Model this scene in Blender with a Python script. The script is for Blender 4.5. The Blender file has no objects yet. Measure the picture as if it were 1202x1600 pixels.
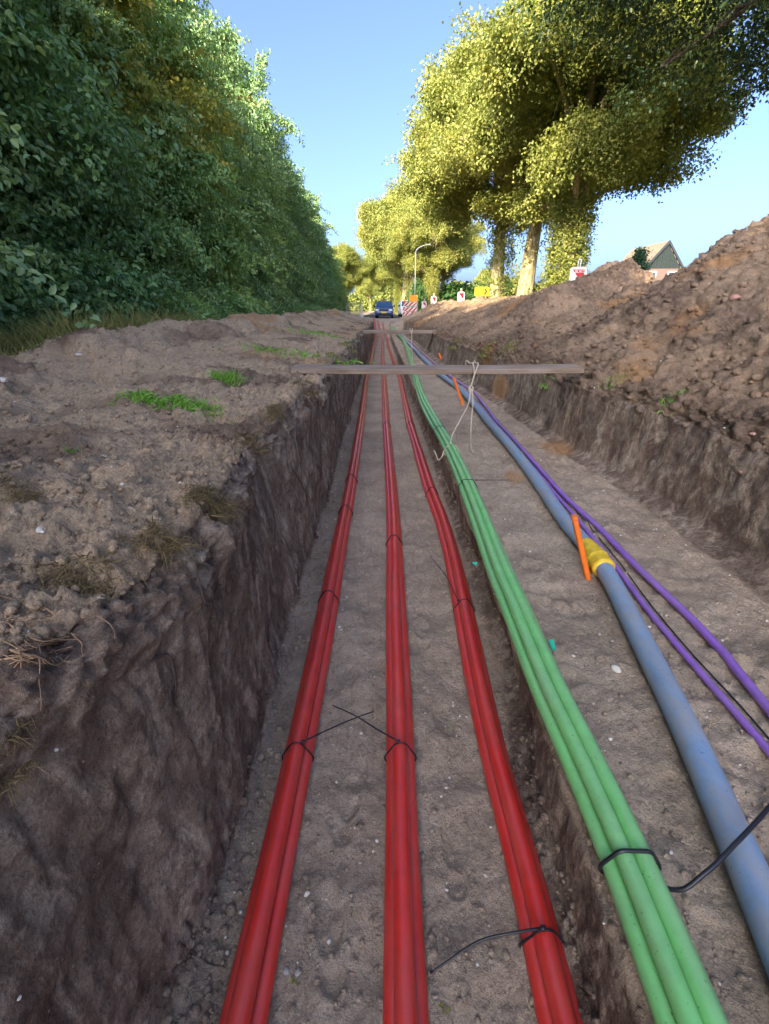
import bpy, math, random
import numpy as np
from mathutils import Vector, Matrix
from mathutils.bvhtree import BVHTree

R = math.radians
scene = bpy.context.scene
col = scene.collection

# ------------------------------------------------------------------ camera
F = 720.0                      # focal length in photo pixels (photo 1202 x 1600)
HOR = 482.0
PITCH = math.atan((800 - HOR) / F)
YAW = math.atan(5 / F * math.cos(PITCH))
CAM = Vector((0, 0, 0.70))
cam_d = bpy.data.cameras.new("camera")
cam = bpy.data.objects.new("camera", cam_d)
col.objects.link(cam)
cam_d.sensor_fit = 'HORIZONTAL'
cam_d.sensor_width = 36.0
cam_d.lens = F / 1202 * 36.0
cam_d.clip_start = 0.02
cam_d.clip_end = 3000
cam.location = CAM
cam.rotation_euler = (math.pi / 2 - PITCH, 0, -YAW)
scene.camera = cam

# ------------------------------------------------------------------ light
SUN_EL, SUN_AZ = R(26.5), R(214)          # azimuth from +Y towards +X
SUN = Vector((math.sin(SUN_AZ) * math.cos(SUN_EL), math.cos(SUN_AZ) * math.cos(SUN_EL), math.sin(SUN_EL)))
world = bpy.data.worlds.new("World")
scene.world = world
world.use_nodes = True
wn = world.node_tree
bgn = wn.nodes["Background"]
sky = wn.nodes.new("ShaderNodeTexSky")
sky.sky_type = 'NISHITA'
sky.sun_disc = False
sky.sun_elevation = SUN_EL
sky.sun_rotation = SUN_AZ
sky.air_density = 0.4
sky.dust_density = 4.8
sky.ozone_density = 4.0
wn.links.new(sky.outputs[0], bgn.inputs[0])
bgn.inputs[1].default_value = 0.12
sun_d = bpy.data.lights.new("sun", 'SUN')
sun = bpy.data.objects.new("sun", sun_d)
col.objects.link(sun)
sun_d.energy = 2.55
sun_d.angle = R(0.5)
sun_d.color = (1.0, 0.86, 0.62)
sun.rotation_euler = SUN.to_track_quat('Z', 'Y').to_euler()
scene.view_settings.view_transform = 'Standard'
scene.view_settings.look = 'None'
scene.view_settings.exposure = 2.56
scene.view_settings.gamma = 1.0
scene.cycles.max_bounces = 6
scene.cycles.diffuse_bounces = 4
scene.cycles.glossy_bounces = 2
scene.cycles.transmission_bounces = 3
scene.cycles.transparent_max_bounces = 4

# ------------------------------------------------------------------ helpers
rng = np.random.default_rng(7)
random.seed(7)


def at(px, py, z=None, Y=None):
    """world point seen at a photo pixel, on the level z or at the distance Y"""
    x, up = (px - 601) / F, (800 - py) / F
    fy = math.cos(PITCH) + up * math.sin(PITCH)
    dz = -math.sin(PITCH) + up * math.cos(PITCH)
    dx, dy = x * math.cos(YAW) + fy * math.sin(YAW), fy * math.cos(YAW) - x * math.sin(YAW)
    t = (z - CAM.z) / dz if z is not None else Y / dy
    return Vector((dx * t, dy * t, CAM.z + dz * t))


def ss(a, b, x):
    t = np.clip((np.asarray(x, float) - a) / (b - a), 0, 1)
    return t * t * (3 - 2 * t)


def _hash(ix, iy, iz, seed):
    h = (ix.astype(np.int64) * 374761393 + iy.astype(np.int64) * 668265263 + iz.astype(np.int64) * 2147483647 + seed * 974711) & 0xFFFFFFFF
    h = ((h ^ (h >> 13)) * 1274126177) & 0xFFFFFFFF
    h = ((h ^ (h >> 16)) * 2246822519) & 0xFFFFFFFF
    return (h ^ (h >> 15)) & 0xFFFFFF


def vnoise(p, seed=0):
    i = np.floor(p)
    f = p - i
    i = i.astype(np.int64)
    u = f * f * f * (f * (f * 6 - 15) + 10)
    out = np.zeros(len(p))
    for dx in (0, 1):
        wx = u[:, 0] if dx else 1 - u[:, 0]
        for dy in (0, 1):
            wy = u[:, 1] if dy else 1 - u[:, 1]
            for dz in (0, 1):
                wz = u[:, 2] if dz else 1 - u[:, 2]
                h = _hash(i[:, 0] + dx, i[:, 1] + dy, i[:, 2] + dz, seed)
                out += wx * wy * wz * (h / 8388607.5 - 1)
    return out


def fbm(p, octs=4, seed=0, gain=0.5):
    o = np.zeros(len(p))
    a = 1.0
    for k in range(octs):
        o += a * vnoise(p * (2.03 ** k) + 17.3 * k, seed + k)
        a *= gain
    return o


def worley(p, seed=0):
    i = np.floor(p).astype(np.int64)
    best = np.full(len(p), 9.0)
    for dx in (-1, 0, 1):
        for dy in (-1, 0, 1):
            for dz in (-1, 0, 1):
                c = i + (dx, dy, dz)
                q = np.stack([_hash(c[:, 0], c[:, 1], c[:, 2], seed + s) / 16777215.0 for s in (1, 2, 3)], 1) + c
                best = np.minimum(best, ((p - q) ** 2).sum(1))
    return np.sqrt(best)


def mesh_np(name, verts, faces, k=None, smooth=False):
    """mesh from an (N,3) array and an (M,k) face array, or a list of faces"""
    me = bpy.data.meshes.new(name)
    verts = np.asarray(verts, np.float32)
    if isinstance(faces, np.ndarray):
        n, k = faces.shape
        me.vertices.add(len(verts))
        me.vertices.foreach_set("co", verts.ravel())
        me.loops.add(n * k)
        me.loops.foreach_set("vertex_index", faces.astype(np.int32).ravel())
        me.polygons.add(n)
        me.polygons.foreach_set("loop_start", np.arange(0, n * k, k, dtype=np.int32))
        me.polygons.foreach_set("loop_total", np.full(n, k, np.int32))
        me.update(calc_edges=True)
    else:
        me.from_pydata([tuple(map(float, v)) for v in verts], [], faces)
        me.update()
    if smooth:
        me.polygons.foreach_set("use_smooth", np.ones(len(me.polygons), bool))
    return me


def attr(me, name, vals):
    a = me.attributes.new(name, 'FLOAT', 'POINT')
    a.data.foreach_set("value", np.asarray(vals, np.float32))


def tag(o, label=None, cat=None, group=None, kind=None):
    if label: o["label"] = label
    if cat: o["category"] = cat
    if group: o["group"] = group
    if kind: o["kind"] = kind
    return o


def link(name, me, mat=None, parent=None):
    o = bpy.data.objects.new(name, me)
    col.objects.link(o)
    if mat is not None and len(me.materials) == 0:
        me.materials.append(mat)
    if parent is not None:
        o.parent = parent
    return o


def empty(name, loc=(0, 0, 0), rz=0.0):
    o = bpy.data.objects.new(name, None)
    o.empty_display_size = 0.2
    col.objects.link(o)
    o.location = loc
    o.rotation_euler = (0, 0, rz)
    return o


def copy_tree(o, parent=None):
    c = o.copy()
    col.objects.link(c)
    if parent is not None:
        c.parent = parent
    for ch in [x for x in o.children]:
        copy_tree(ch, c)
    return c


class MB:
    """collects shapes, builds ONE mesh object"""
    def __init__(s):
        s.v, s.f, s.n = [], [], 0

    def add(s, v, f):
        s.v.append(np.asarray(v, float).reshape(-1, 3))
        s.f += [tuple(int(i) + s.n for i in q) for q in f]
        s.n += len(s.v[-1])
        return s

    def box(s, c, d, rot=None, bev=0.0):
        x, y, z = d[0] / 2, d[1] / 2, d[2] / 2
        if bev > 0:
            b = min(bev, x * .9, y * .9, z * .9)
            vs, idx = [], {}
            for sx in (-1, 1):
                for sy in (-1, 1):
                    for sz in (-1, 1):
                        for k, t in enumerate(((x, y - b, z - b), (x - b, y, z - b), (x - b, y - b, z))):
                            idx[(sx, sy, sz, k)] = len(vs)
                            vs.append((sx * t[0], sy * t[1], sz * t[2]))
            fs = []
            import itertools
            q = lambda *ks: [idx[k] for k in ks]
            for sg in (-1, 1):
                fs.append(q((sg, -1, -1, 0), (sg, 1, -1, 0), (sg, 1, 1, 0), (sg, -1, 1, 0)))
                fs.append(q((-1, sg, -1, 1), (1, sg, -1, 1), (1, sg, 1, 1), (-1, sg, 1, 1)))
                fs.append(q((-1, -1, sg, 2), (1, -1, sg, 2), (1, 1, sg, 2), (-1, 1, sg, 2)))
            for a in (-1, 1):
                for c2 in (-1, 1):
                    fs.append(q((a, c2, -1, 0), (a, c2, 1, 0), (a, c2, 1, 1), (a, c2, -1, 1)))
                    fs.append(q((a, -1, c2, 0), (a, 1, c2, 0), (a, 1, c2, 2), (a, -1, c2, 2)))
                    fs.append(q((-1, a, c2, 1), (1, a, c2, 1), (1, a, c2, 2), (-1, a, c2, 2)))
            for sx in (-1, 1):
                for sy in (-1, 1):
                    for sz in (-1, 1):
                        fs.append(q((sx, sy, sz, 0), (sx, sy, sz, 1), (sx, sy, sz, 2)))
            v = np.array(vs)
        else:
            v = np.array([(i * x, j * y, k * z) for i in (-1, 1) for j in (-1, 1) for k in (-1, 1)])
            fs = [(0, 1, 3, 2), (4, 6, 7, 5), (0, 4, 5, 1), (2, 3, 7, 6), (0, 2, 6, 4), (1, 5, 7, 3)]
        if rot is not None:
            v = v @ np.array(rot.to_3x3()).T
        return s.add(v + np.array(c), fs)

    def tube(s, pts, r, n=10, cap=True):
        v, f = tube_arrays(pts, r, n, cap)
        return s.add(v, f)

    def prism(s, poly, y0, y1):
        """outline in x,z pushed from y0 to y1"""
        n = len(poly)
        v = [(p[0], y0, p[1]) for p in poly] + [(p[0], y1, p[1]) for p in poly]
        f = [tuple(range(n)), tuple(range(2 * n - 1, n - 1, -1))] + [(i, i + n, (i + 1) % n + n, (i + 1) % n) for i in range(n)]
        return s.add(v, f)

    def build(s, name, mat, parent=None, smooth=False):
        me = bpy.data.meshes.new(name)
        me.from_pydata(np.concatenate(s.v).tolist(), [], s.f)
        me.update()
        import bmesh
        bm = bmesh.new()
        bm.from_mesh(me)
        bmesh.ops.recalc_face_normals(bm, faces=bm.faces)
        bm.to_mesh(me)
        bm.free()
        if smooth:
            me.polygons.foreach_set("use_smooth", np.ones(len(me.polygons), bool))
        return link(name, me, mat, parent)


def tube_arrays(pts, r, n=10, cap=True):
    P = np.asarray([tuple(p) for p in pts], float)
    m = len(P)
    r = np.full(m, r) if np.isscalar(r) else np.asarray(r, float)
    T = np.gradient(P, axis=0)
    T /= np.linalg.norm(T, axis=1)[:, None] + 1e-12
    up = np.array((0, 0, 1.0)) if abs(T[0][2]) < .9 else np.array((1.0, 0, 0))
    N = np.zeros_like(P)
    nv = np.cross(np.cross(T[0], up), T[0])
    for i in range(m):
        nv = nv - T[i] * nv.dot(T[i])
        nv /= np.linalg.norm(nv) + 1e-12
        N[i] = nv
    B = np.cross(T, N)
    a = np.arange(n) * 2 * math.pi / n
    V = P[:, None] + r[:, None, None] * (np.cos(a)[None, :, None] * N[:, None] + np.sin(a)[None, :, None] * B[:, None])
    f = []
    for i in range(m - 1):
        for j in range(n):
            k = (j + 1) % n
            f.append((i * n + j, i * n + k, (i + 1) * n + k, (i + 1) * n + j))
    if cap:
        f.append(tuple(range(n - 1, -1, -1)))
        f.append(tuple((m - 1) * n + j for j in range(n)))
    return V.reshape(-1, 3), f


def spline(ctrl, step=0.05, growth=0.0):
    """Catmull-Rom through the control points"""
    C = np.asarray([tuple(c) for c in ctrl], float)
    C = np.vstack([2 * C[0] - C[1], C, 2 * C[-1] - C[-2]])
    out = []
    for i in range(1, len(C) - 2):
        p0, p1, p2, p3 = C[i - 1:i + 3]
        # centripetal-ish tangents scaled by segment lengths
        d0, d1, d2 = (np.linalg.norm(b - a) + 1e-9 for a, b in ((p0, p1), (p1, p2), (p2, p3)))
        m1 = d1 * ((p1 - p0) / d0 - (p2 - p0) / (d0 + d1) + (p2 - p1) / d1)
        m2 = d1 * ((p2 - p1) / d1 - (p3 - p1) / (d1 + d2) + (p3 - p2) / d2)
        st = step + growth * max(0, min(p1[1], p2[1]))
        n = max(2, int(d1 / st))
        t = np.arange(n)[:, None] / n
        out.append((2 * t**3 - 3 * t**2 + 1) * p1 + (t**3 - 2 * t**2 + t) * m1 + (-2 * t**3 + 3 * t**2) * p2 + (t**3 - t**2) * m2)
    out.append(C[-2][None])
    return np.concatenate(out)


# ------------------------------------------------------------------ materials
def mat_new(name):
    m = bpy.data.materials.new(name)
    m.use_nodes = True
    nt = m.node_tree
    return m, nt, nt.nodes, nt.links, nt.nodes["Principled BSDF"]


def nd(nt, typ, **kw):
    n = nt.nodes.new(typ)
    for k, v in kw.items():
        if k.startswith("i_"):
            n.inputs[k[2:].replace("_", " ")].default_value = v
        else:
            setattr(n, k, v)
    return n


def mixc(nt, fac, a, b, mode='MIX'):
    n = nt.nodes.new("ShaderNodeMix")
    n.data_type = 'RGBA'
    n.blend_type = mode
    for sock, val in ((n.inputs[0], fac), (n.inputs[6], a), (n.inputs[7], b)):
        if isinstance(val, bpy.types.NodeSocket):
            nt.links.new(val, sock)
        elif isinstance(val, (int, float)):
            sock.default_value = val
        else:
            sock.default_value = (*val, 1)
    return n.outputs[2]


def ramp(nt, src, *stops):
    n = nt.nodes.new("ShaderNodeValToRGB")
    e = n.color_ramp.elements
    while len(e) < len(stops):
        e.new(0.5)
    for el, (p, c) in zip(e, stops):
        el.position = p
        el.color = (*c, 1) if not isinstance(c, (int, float)) else (c, c, c, 1)
    nt.links.new(src, n.inputs[0])
    return n.outputs[0]


def math_n(nt, op, a, b=None, clamp=False):
    n = nt.nodes.new("ShaderNodeMath")
    n.operation = op
    n.use_clamp = clamp
    for s, v in zip(n.inputs, (a, b)):
        if v is None: continue
        if isinstance(v, bpy.types.NodeSocket): nt.links.new(v, s)
        else: s.default_value = v
    return n.outputs[0]


def noise(nt, scale, detail=4, vec=None, rough=0.55, dist=0.0):
    n = nd(nt, "ShaderNodeTexNoise")
    n.inputs["Scale"].default_value = scale
    n.inputs["Detail"].default_value = detail
    n.inputs["Roughness"].default_value = rough
    n.inputs["Distortion"].default_value = dist
    if vec is not None:
        nt.links.new(vec, n.inputs["Vector"])
    return n.outputs[0]


def objco(nt, scale=None):
    t = nd(nt, "ShaderNodeTexCoord").outputs["Object"]
    if scale is None:
        return t
    m = nd(nt, "ShaderNodeMapping")
    m.inputs["Scale"].default_value = scale
    nt.links.new(t, m.inputs[0])
    return m.outputs[0]


def bump(nt, h, strength=0.4, dist=0.01, nrm=None):
    b = nd(nt, "ShaderNodeBump")
    b.inputs["Strength"].default_value = strength
    b.inputs["Distance"].default_value = dist
    nt.links.new(h, b.inputs["Height"])
    if nrm is not None:
        nt.links.new(nrm, b.inputs["Normal"])
    return b.outputs[0]


def simple(name, colr, rough=0.5, var=0.0, scale=20, spec=0.5, metal=0.0, bmp=0.0):
    m, nt, N, L, b = mat_new(name)
    b.inputs["Roughness"].default_value = rough
    b.inputs["Specular IOR Level"].default_value = spec
    b.inputs["Metallic"].default_value = metal
    if var > 0:
        n = noise(nt, scale, 5, objco(nt))
        c = mixc(nt, ramp(nt, n, (.3, 0.0), (.7, 1.0)), [x * (1 - var) for x in colr], [min(1, x * (1 + var)) for x in colr])
        L.new(c, b.inputs["Base Color"])
        if bmp > 0:
            L.new(bump(nt, n, bmp, 0.02), b.inputs["Normal"])
    else:
        b.inputs["Base Color"].default_value = (*colr, 1)
    return m


def soil_mat():
    m, nt, N, L, b = mat_new("soil")
    co = objco(nt)
    A = lambda n: nd(nt, "ShaderNodeAttribute", attribute_name=n).outputs["Fac"]
    wall, floor, sand, dark, grass = A("wall"), A("floor"), A("sand"), A("humus"), A("grassy")
    n1 = noise(nt, 2.2, 8, co, .62)
    n2 = noise(nt, 14, 8, co, .7)
    n3 = noise(nt, 130, 4, co, .7)
    n4 = noise(nt, 42, 6, co, .7)
    # loose spoil
    c = mixc(nt, ramp(nt, n1, (.36, 0.0), (.62, 1.0)), (.145, .098, .07), (.30, .212, .152))
    c = mixc(nt, ramp(nt, n2, (.38, 0.0), (.66, 1.0)), c, (.36, .27, .195))
    c = mixc(nt, math_n(nt, 'MULTIPLY', dark, ramp(nt, n2, (.3, 1.0), (.62, .35)), True), c, (.095, .067, .055))
    c = mixc(nt, math_n(nt, 'MULTIPLY', A("dry"), ramp(nt, n4, (.36, .35), (.56, 1.0)), True), c, (.50, .385, .275))
    # wall: streaked, purple brown with grey sand lenses
    ws = noise(nt, 1.0, 7, objco(nt, (3.5, 4.2, 2.3)), .68, .8)
    ws2 = noise(nt, 1.0, 7, objco(nt, (4, 5, 2.2)), .66, 1.4)
    cw = mixc(nt, ramp(nt, ws, (.38, 0.0), (.62, 1.0)), (.130, .090, .072), (.32, .25, .198))
    cw = mixc(nt, ramp(nt, ws2, (.485, 0.0), (.62, .9)), cw, (.46, .385, .315))
    ws3 = noise(nt, 1.0, 6, objco(nt, (22, 24, 16)), .7, .4)
    cw = mixc(nt, ramp(nt, ws3, (.36, .65), (.52, 0.0)), cw, (.10, .07, .058))
    cw = mixc(nt, ramp(nt, ws3, (.6, 0.0), (.75, .6)), cw, (.44, .385, .33))
    cw = mixc(nt, ramp(nt, n2, (.3, .55), (.5, 0.0)), cw, (.08, .055, .045))
    c = mixc(nt, wall, c, cw)
    # trodden floor: grey damp sand
    cf = mixc(nt, ramp(nt, n1, (.35, 0.0), (.65, 1.0)), (.32, .25, .195), (.49, .395, .31))
    cf = mixc(nt, ramp(nt, n2, (.5, 0.0), (.68, .75)), cf, (.52, .44, .36))
    cf = mixc(nt, ramp(nt, n4, (.34, .6), (.46, 0.0)), cf, (.19, .15, .122))
    c = mixc(nt, floor, c, cf)
    # orange sand
    so = math_n(nt, 'MULTIPLY', sand, ramp(nt, n2, (.3, .35), (.55, 1.0)), True)
    c = mixc(nt, so, c, (.40, .225, .105))
    # grassy verge base
    c = mixc(nt, grass, c, mixc(nt, n2, (.07, .09, .03), (.16, .13, .06)))
    # fine grain
    c = mixc(nt, 1.0, c, ramp(nt, n3, (.25, .62), (.5, 1.0), (.75, 1.32)), 'MULTIPLY')
    c = mixc(nt, 1.0, c, (1.04, .985, .885), "MULTIPLY")
    # small pale grit
    vo = nd(nt, "ShaderNodeTexVoronoi")
    vo.inputs["Scale"].default_value = 55
    L.new(co, vo.inputs["Vector"])
    sep = nd(nt, "ShaderNodeSeparateColor")
    L.new(vo.outputs["Color"], sep.inputs[0])
    pick = math_n(nt, 'GREATER_THAN', sep.outputs[0], .93)
    near = math_n(nt, 'LESS_THAN', vo.outputs["Distance"], math_n(nt, 'MULTIPLY', sep.outputs[1], .17))
    c = mixc(nt, math_n(nt, 'MULTIPLY', pick, near), c, (.46, .40, .33))
    L.new(c, b.inputs["Base Color"])
    b.inputs["Roughness"].default_value = .95
    b.inputs["Specular IOR Level"].default_value = .2
    h = math_n(nt, 'ADD', math_n(nt, 'MULTIPLY', n4, 1.0), math_n(nt, 'MULTIPLY', n3, .35))
    h = math_n(nt, 'ADD', h, math_n(nt, 'MULTIPLY', wall, math_n(nt, 'MULTIPLY', ws3, .4)))
    L.new(bump(nt, h, .95, .026), b.inputs["Normal"])
    return m


M = {}
M['soil'] = soil_mat()


def pipe_mat(name, c0, dust, dirt_amt, rough=.36, mott=0.0):
    m, nt, N, L, b = mat_new(name)
    if not mott:
        b.inputs["Coat Weight"].default_value = .6
        b.inputs["Coat Roughness"].default_value = .16
    co = objco(nt)
    n1 = noise(nt, 3.0, 6, objco(nt, (6, 1.2, 6)), .6)
    n2 = noise(nt, 90, 4, co, .6)
    n3 = noise(nt, 11, 6, co, .7)
    c = mixc(nt, ramp(nt, n3, (.3, 0.0), (.7, 1.0)), [x * .85 for x in c0], [min(1, x * 1.12) for x in c0])
    c = mixc(nt, ramp(nt, n1, (.42, 0.0), (.75, dirt_amt)), c, dust)
    if mott:
        n5 = noise(nt, 1.0, 6, objco(nt, (22, 5, 22)), .65)
        c = mixc(nt, ramp(nt, n5, (.40, 0.0), (.68, mott)), c, (.34, .30, .25))
    c = mixc(nt, ramp(nt, n2, (.26, .8), (.36, 0.0)), c, (.07, .05, .04))
    c = mixc(nt, ramp(nt, n3, (.24, .75), (.31, 0.0)), c, (.11, .085, .07))
    L.new(c, b.inputs["Base Color"])
    L.new(ramp(nt, n1, (.3, rough), (.75, min(1, rough + .3))), b.inputs["Roughness"])
    L.new(bump(nt, n2, .12, .002), b.inputs["Normal"])
    return m


M['red'] = pipe_mat("red_plastic", (.60, .026, .017), (.36, .17, .13), .26, .42)
M['green'] = pipe_mat("green_plastic", (.19, .53, .165), (.36, .43, .28), .38, .42)
M['blue'] = pipe_mat("blue_plastic", (.19, .30, .45), (.36, .36, .35), .55, .5, .7)
M['purple'] = pipe_mat("purple_plastic", (.27, .115, .47), (.27, .2, .27), .4, .4)
M['black'] = simple("black_plastic", (.012, .012, .016), .4)
M['orange'] = simple("orange_plastic", (.82, .17, .015), .5, .12, 14)
M['yellow'] = simple("yellow_tape", (.75, .50, .03), .5, .18, 30, bmp=.3)
M['rope'] = simple("rope_fibre", (.56, .47, .35), .9, .2, 90, .2, bmp=.4)
M['white'] = simple("white_paint", (.60, .58, .53), .5, .06, 9)
M['signred'] = simple("sign_red", (.42, .006, .010), .45, .08, 9)
M['signyellow'] = simple("sign_yellow", (.68, .44, .01), .45, .06, 9)
M['signorange'] = simple("sign_orange", (.78, .28, .01), .45, .06, 9)
M['metal'] = simple("galvanised_metal", (.45, .47, .48), .45, .1, 12, metal=.6)
M['lamppaint'] = simple("lamp_grey_paint", (.28, .29, .285), .5, .05, 8)
M['carblue'] = simple("van_blue_paint", (.022, .065, .19), .3, spec=.6)
M['carwhite'] = simple("car_white_paint", (.72, .73, .74), .3, spec=.6)
M['glass'] = simple("window_glass", (.02, .06, .14), .08, spec=.8)
M['tyre'] = simple("rubber", (.015, .015, .015), .8)
M['rim'] = simple("wheel_rim", (.4, .4, .42), .35, metal=.8)
M['lens'] = simple("headlight_lens", (.75, .78, .82), .15)
M['plate'] = simple("plate_yellow", (.75, .52, .05), .5)
M['asphalt'] = simple("asphalt", (.07, .067, .065), .9, .25, 30, .3, bmp=.3)
M['pebble_white'] = simple("pebble_white", (.62, .57, .48), .7, .15, 25)
M['pebble_pink'] = simple("pebble_pink", (.33, .17, .13), .7, .2, 25)
M['pebble_grey'] = simple("pebble_grey", (.32, .29, .26), .7, .2, 25)
M['root'] = simple("root_bark", (.075, .05, .04), .9, .35, 30)
M['rootpale'] = simple("root_pale", (.36, .22, .12), .9, .3, 30)


def plank_mat():
    m, nt, N, L, b = mat_new("weathered_wood")
    g = noise(nt, 1.0, 7, objco(nt, (2.2, 40, 40)), .65, .4)
    n = noise(nt, 1.6, 4, objco(nt, (1.5, 6, 6)))
    c = mixc(nt, ramp(nt, g, (.3, 0.0), (.7, 1.0)), (.13, .085, .055), (.30, .215, .145))
    c = mixc(nt, ramp(nt, n, (.4, 0.0), (.7, .7)), c, (.33, .27, .225))
    L.new(c, b.inputs["Base Color"])
    b.inputs["Roughness"].default_value = .8
    L.new(bump(nt, g, .4, .004), b.inputs["Normal"])
    return m


M['plank'] = plank_mat()


def bark_mat(name, c0, c1):
    m, nt, N, L, b = mat_new(name)
    g = noise(nt, 1.0, 7, objco(nt, (9, 9, 2.0)), .65, .5)
    L.new(mixc(nt, ramp(nt, g, (.35, 0.0), (.65, 1.0)), c0, c1), b.inputs["Base Color"])
    b.inputs["Roughness"].default_value = .95
    b.inputs["Specular IOR Level"].default_value = .2
    L.new(bump(nt, g, .8, .05), b.inputs["Normal"])
    return m


M['bark'] = bark_mat("oak_bark", (.15, .115, .065), (.48, .40, .22))
M['barkdark'] = bark_mat("hedge_bark", (.035, .028, .02), (.12, .095, .07))


def leaf_mat(name, stops, trans=.3, rough=.45, spec=.4, tint=.0):
    m, nt, N, L, b = mat_new(name)
    a = nd(nt, "ShaderNodeAttribute", attribute_name="v").outputs["Fac"]
    oi = nd(nt, "ShaderNodeObjectInfo").outputs["Random"]
    n = noise(nt, .55, 3, objco(nt))
    f = math_n(nt, 'ADD', math_n(nt, 'MULTIPLY', a, .62), math_n(nt, 'MULTIPLY', n, .5))
    f = math_n(nt, 'ADD', f, math_n(nt, 'MULTIPLY', math_n(nt, 'SUBTRACT', oi, .5), tint))
    f = math_n(nt, 'SUBTRACT', f, .06, True)
    c = ramp(nt, f, *stops)
    L.new(c, b.inputs["Base Color"])
    b.inputs["Roughness"].default_value = rough
    b.inputs["Specular IOR Level"].default_value = spec
    t = nd(nt, "ShaderNodeBsdfTranslucent")
    L.new(mixc(nt, 1.0, c, (1.3, 1.35, .6), 'MULTIPLY'), t.inputs[0])
    mx = nd(nt, "ShaderNodeMixShader")
    mx.inputs[0].default_value = trans
    L.new(b.outputs[0], mx.inputs[1])
    L.new(t.outputs[0], mx.inputs[2])
    L.new(mx.outputs[0], nt.nodes["Material Output"].inputs[0])
    return m


M['leaf_hedge'] = leaf_mat("hedge_leaf", ((0, (.075, .15, .065)), (.4, (.175, .32, .115)), (.72, (.30, .45, .15)), (1, (.46, .52, .16))), .28, .38, .5, .45)
M['leaf_hedge_pale'] = leaf_mat("pale_hedge_leaf", ((0, (.065, .12, .05)), (.4, (.16, .27, .085)), (.72, (.28, .40, .12)), (1, (.46, .48, .14))), .28, .4, .5, .4)
M['leaf_hedge_blue'] = leaf_mat("bluish_hedge_leaf", ((0, (.085, .15, .085)), (.4, (.19, .31, .13)), (.72, (.32, .45, .17)), (1, (.46, .52, .19))), .26, .38, .5, .4)
M['leaf_oak'] = leaf_mat("oak_leaf", ((0, (.095, .13, .034)), (.4, (.22, .255, .06)), (.75, (.34, .33, .08)), (1, (.42, .30, .085))), .30, .55, .3, .2)
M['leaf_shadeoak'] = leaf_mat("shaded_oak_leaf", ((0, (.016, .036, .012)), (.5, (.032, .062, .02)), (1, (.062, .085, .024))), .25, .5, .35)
M['leaf_sunlit_gold'] = leaf_mat("sunlit_gold_leaf", ((0, (.09, .14, .035)), (.45, (.24, .27, .06)), (.8, (.46, .38, .08)), (1, (.60, .42, .09))), .4, .5, .3, .1)
M['leaf_yellow'] = leaf_mat("yellowing_leaf", ((0, (.07, .09, .02)), (.5, (.17, .16, .03)), (1, (.34, .24, .04))), .35, .5, .3, .2)
M['leaf_bush'] = leaf_mat("bush_leaf", ((0, (.03, .075, .025)), (.5, (.065, .14, .035)), (1, (.12, .2, .05))), .3, .5, .3, .2)
M['leaf_conifer'] = leaf_mat("conifer_leaf", ((0, (.05, .12, .07)), (1, (.12, .24, .12))), .15, .6, .3)
M['grass'] = leaf_mat("grass_blade", ((0, (.11, .25, .04)), (.5, (.20, .40, .06)), (1, (.34, .52, .11))), .3, .5, .3)
M['drygrass'] = leaf_mat("dry_grass", ((0, (.06, .04, .025)), (.45, (.13, .095, .045)), (.8, (.27, .20, .09)), (1, (.22, .24, .07))), .2, .8, .2)
M['verge'] = leaf_mat("verge_grass", ((0, (.09, .13, .035)), (.5, (.22, .22, .07)), (1, (.42, .31, .14))), .25, .7, .2)


# ------------------------------------------------------------------ ground with the trench
def lerp_tab(tab, y):
    return np.interp(y, [t[0] for t in tab], [t[1] for t in tab])


def G(y):                                    # general fall of the ground
    return -.20 * ss(6, 45, y)


LRIDGE = [(-8, .3), (1.5, .34), (3.2, .33), (3.5, .34), (4.0, -.04), (4.3, .10), (4.75, .47), (5.6, .44), (6.4, .40), (7.5, .43), (8.6, .38), (11, .50), (14, .44), (18, .6), (24, .62), (34, .72), (42, .55), (48, 0)]
RRIDGE = [(-8, 1.7), (2, 1.75), (5.5, 1.9), (7.4, 1.88), (8.1, 1.50), (8.8, 1.16), (9.5, .88), (10.3, .92), (10.8, 1.25), (11.3, 1.68), (12.2, 1.68), (13.5, 1.46), (15, 1.3), (17.4, 1.12), (20, 1.2), (23.5, 1.18), (30, 1.3), (40, 1.35), (44, 1.0), (47.5, .35), (50, 0)]
RBASE = [(-8, 2.15), (1.5, 2.18), (3.4, 2.17), (4.7, 2.06), (7.3, 1.97), (11, 1.74), (16, 1.66), (40, 1.6)]

vy = [-300., -80., -30., -14., -9.]
y = -8.0
while y < -0.5:
    vy.append(y); y += .22
y = -0.5
while y < .2:
    vy.append(y); y += .03
while y < 62:
    vy.append(y); y += .0075 + .0068 * max(y - .2, 0)
while y < 1500:
    vy.append(y); y *= 1.18
V = np.array(vy)
nV = len(V)
tr = ss(-8.6, -7.8, V) * (1 - ss(34.5, 38.5, V))        # 1 where the trench is dug
hp = ss(-9, -8, V) * (1 - ss(47, 50, V))
g = G(V)
bx = .590 + .125 * ss(.9, 2.4, V) - .07 * ss(7, 11, V)      # foot of the step between floor and ledge
bl = .595 + .045 * ss(.4, 1.4, V) + .07 * ss(2.2, 4.5, V) - .03 * ss(7, 11, V)   # its upper edge
rb = lerp_tab(RBASE, V)
lr = lerp_tab(LRIDGE, V) * hp
rr = lerp_tab(RRIDGE, V) * hp
rx = 5.35 - .9 * ss(20, 45, V)
wv = .04 * np.sin(V * 1.7) + .02 * np.sin(V * 4.1 + 1) - .20 * (1 - ss(.35, 1.15, V))
one = np.ones(nV)


def tz(zd, z0):     # dug level against untouched level
    return g + zd * tr + z0 * (1 - tr)


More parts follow.
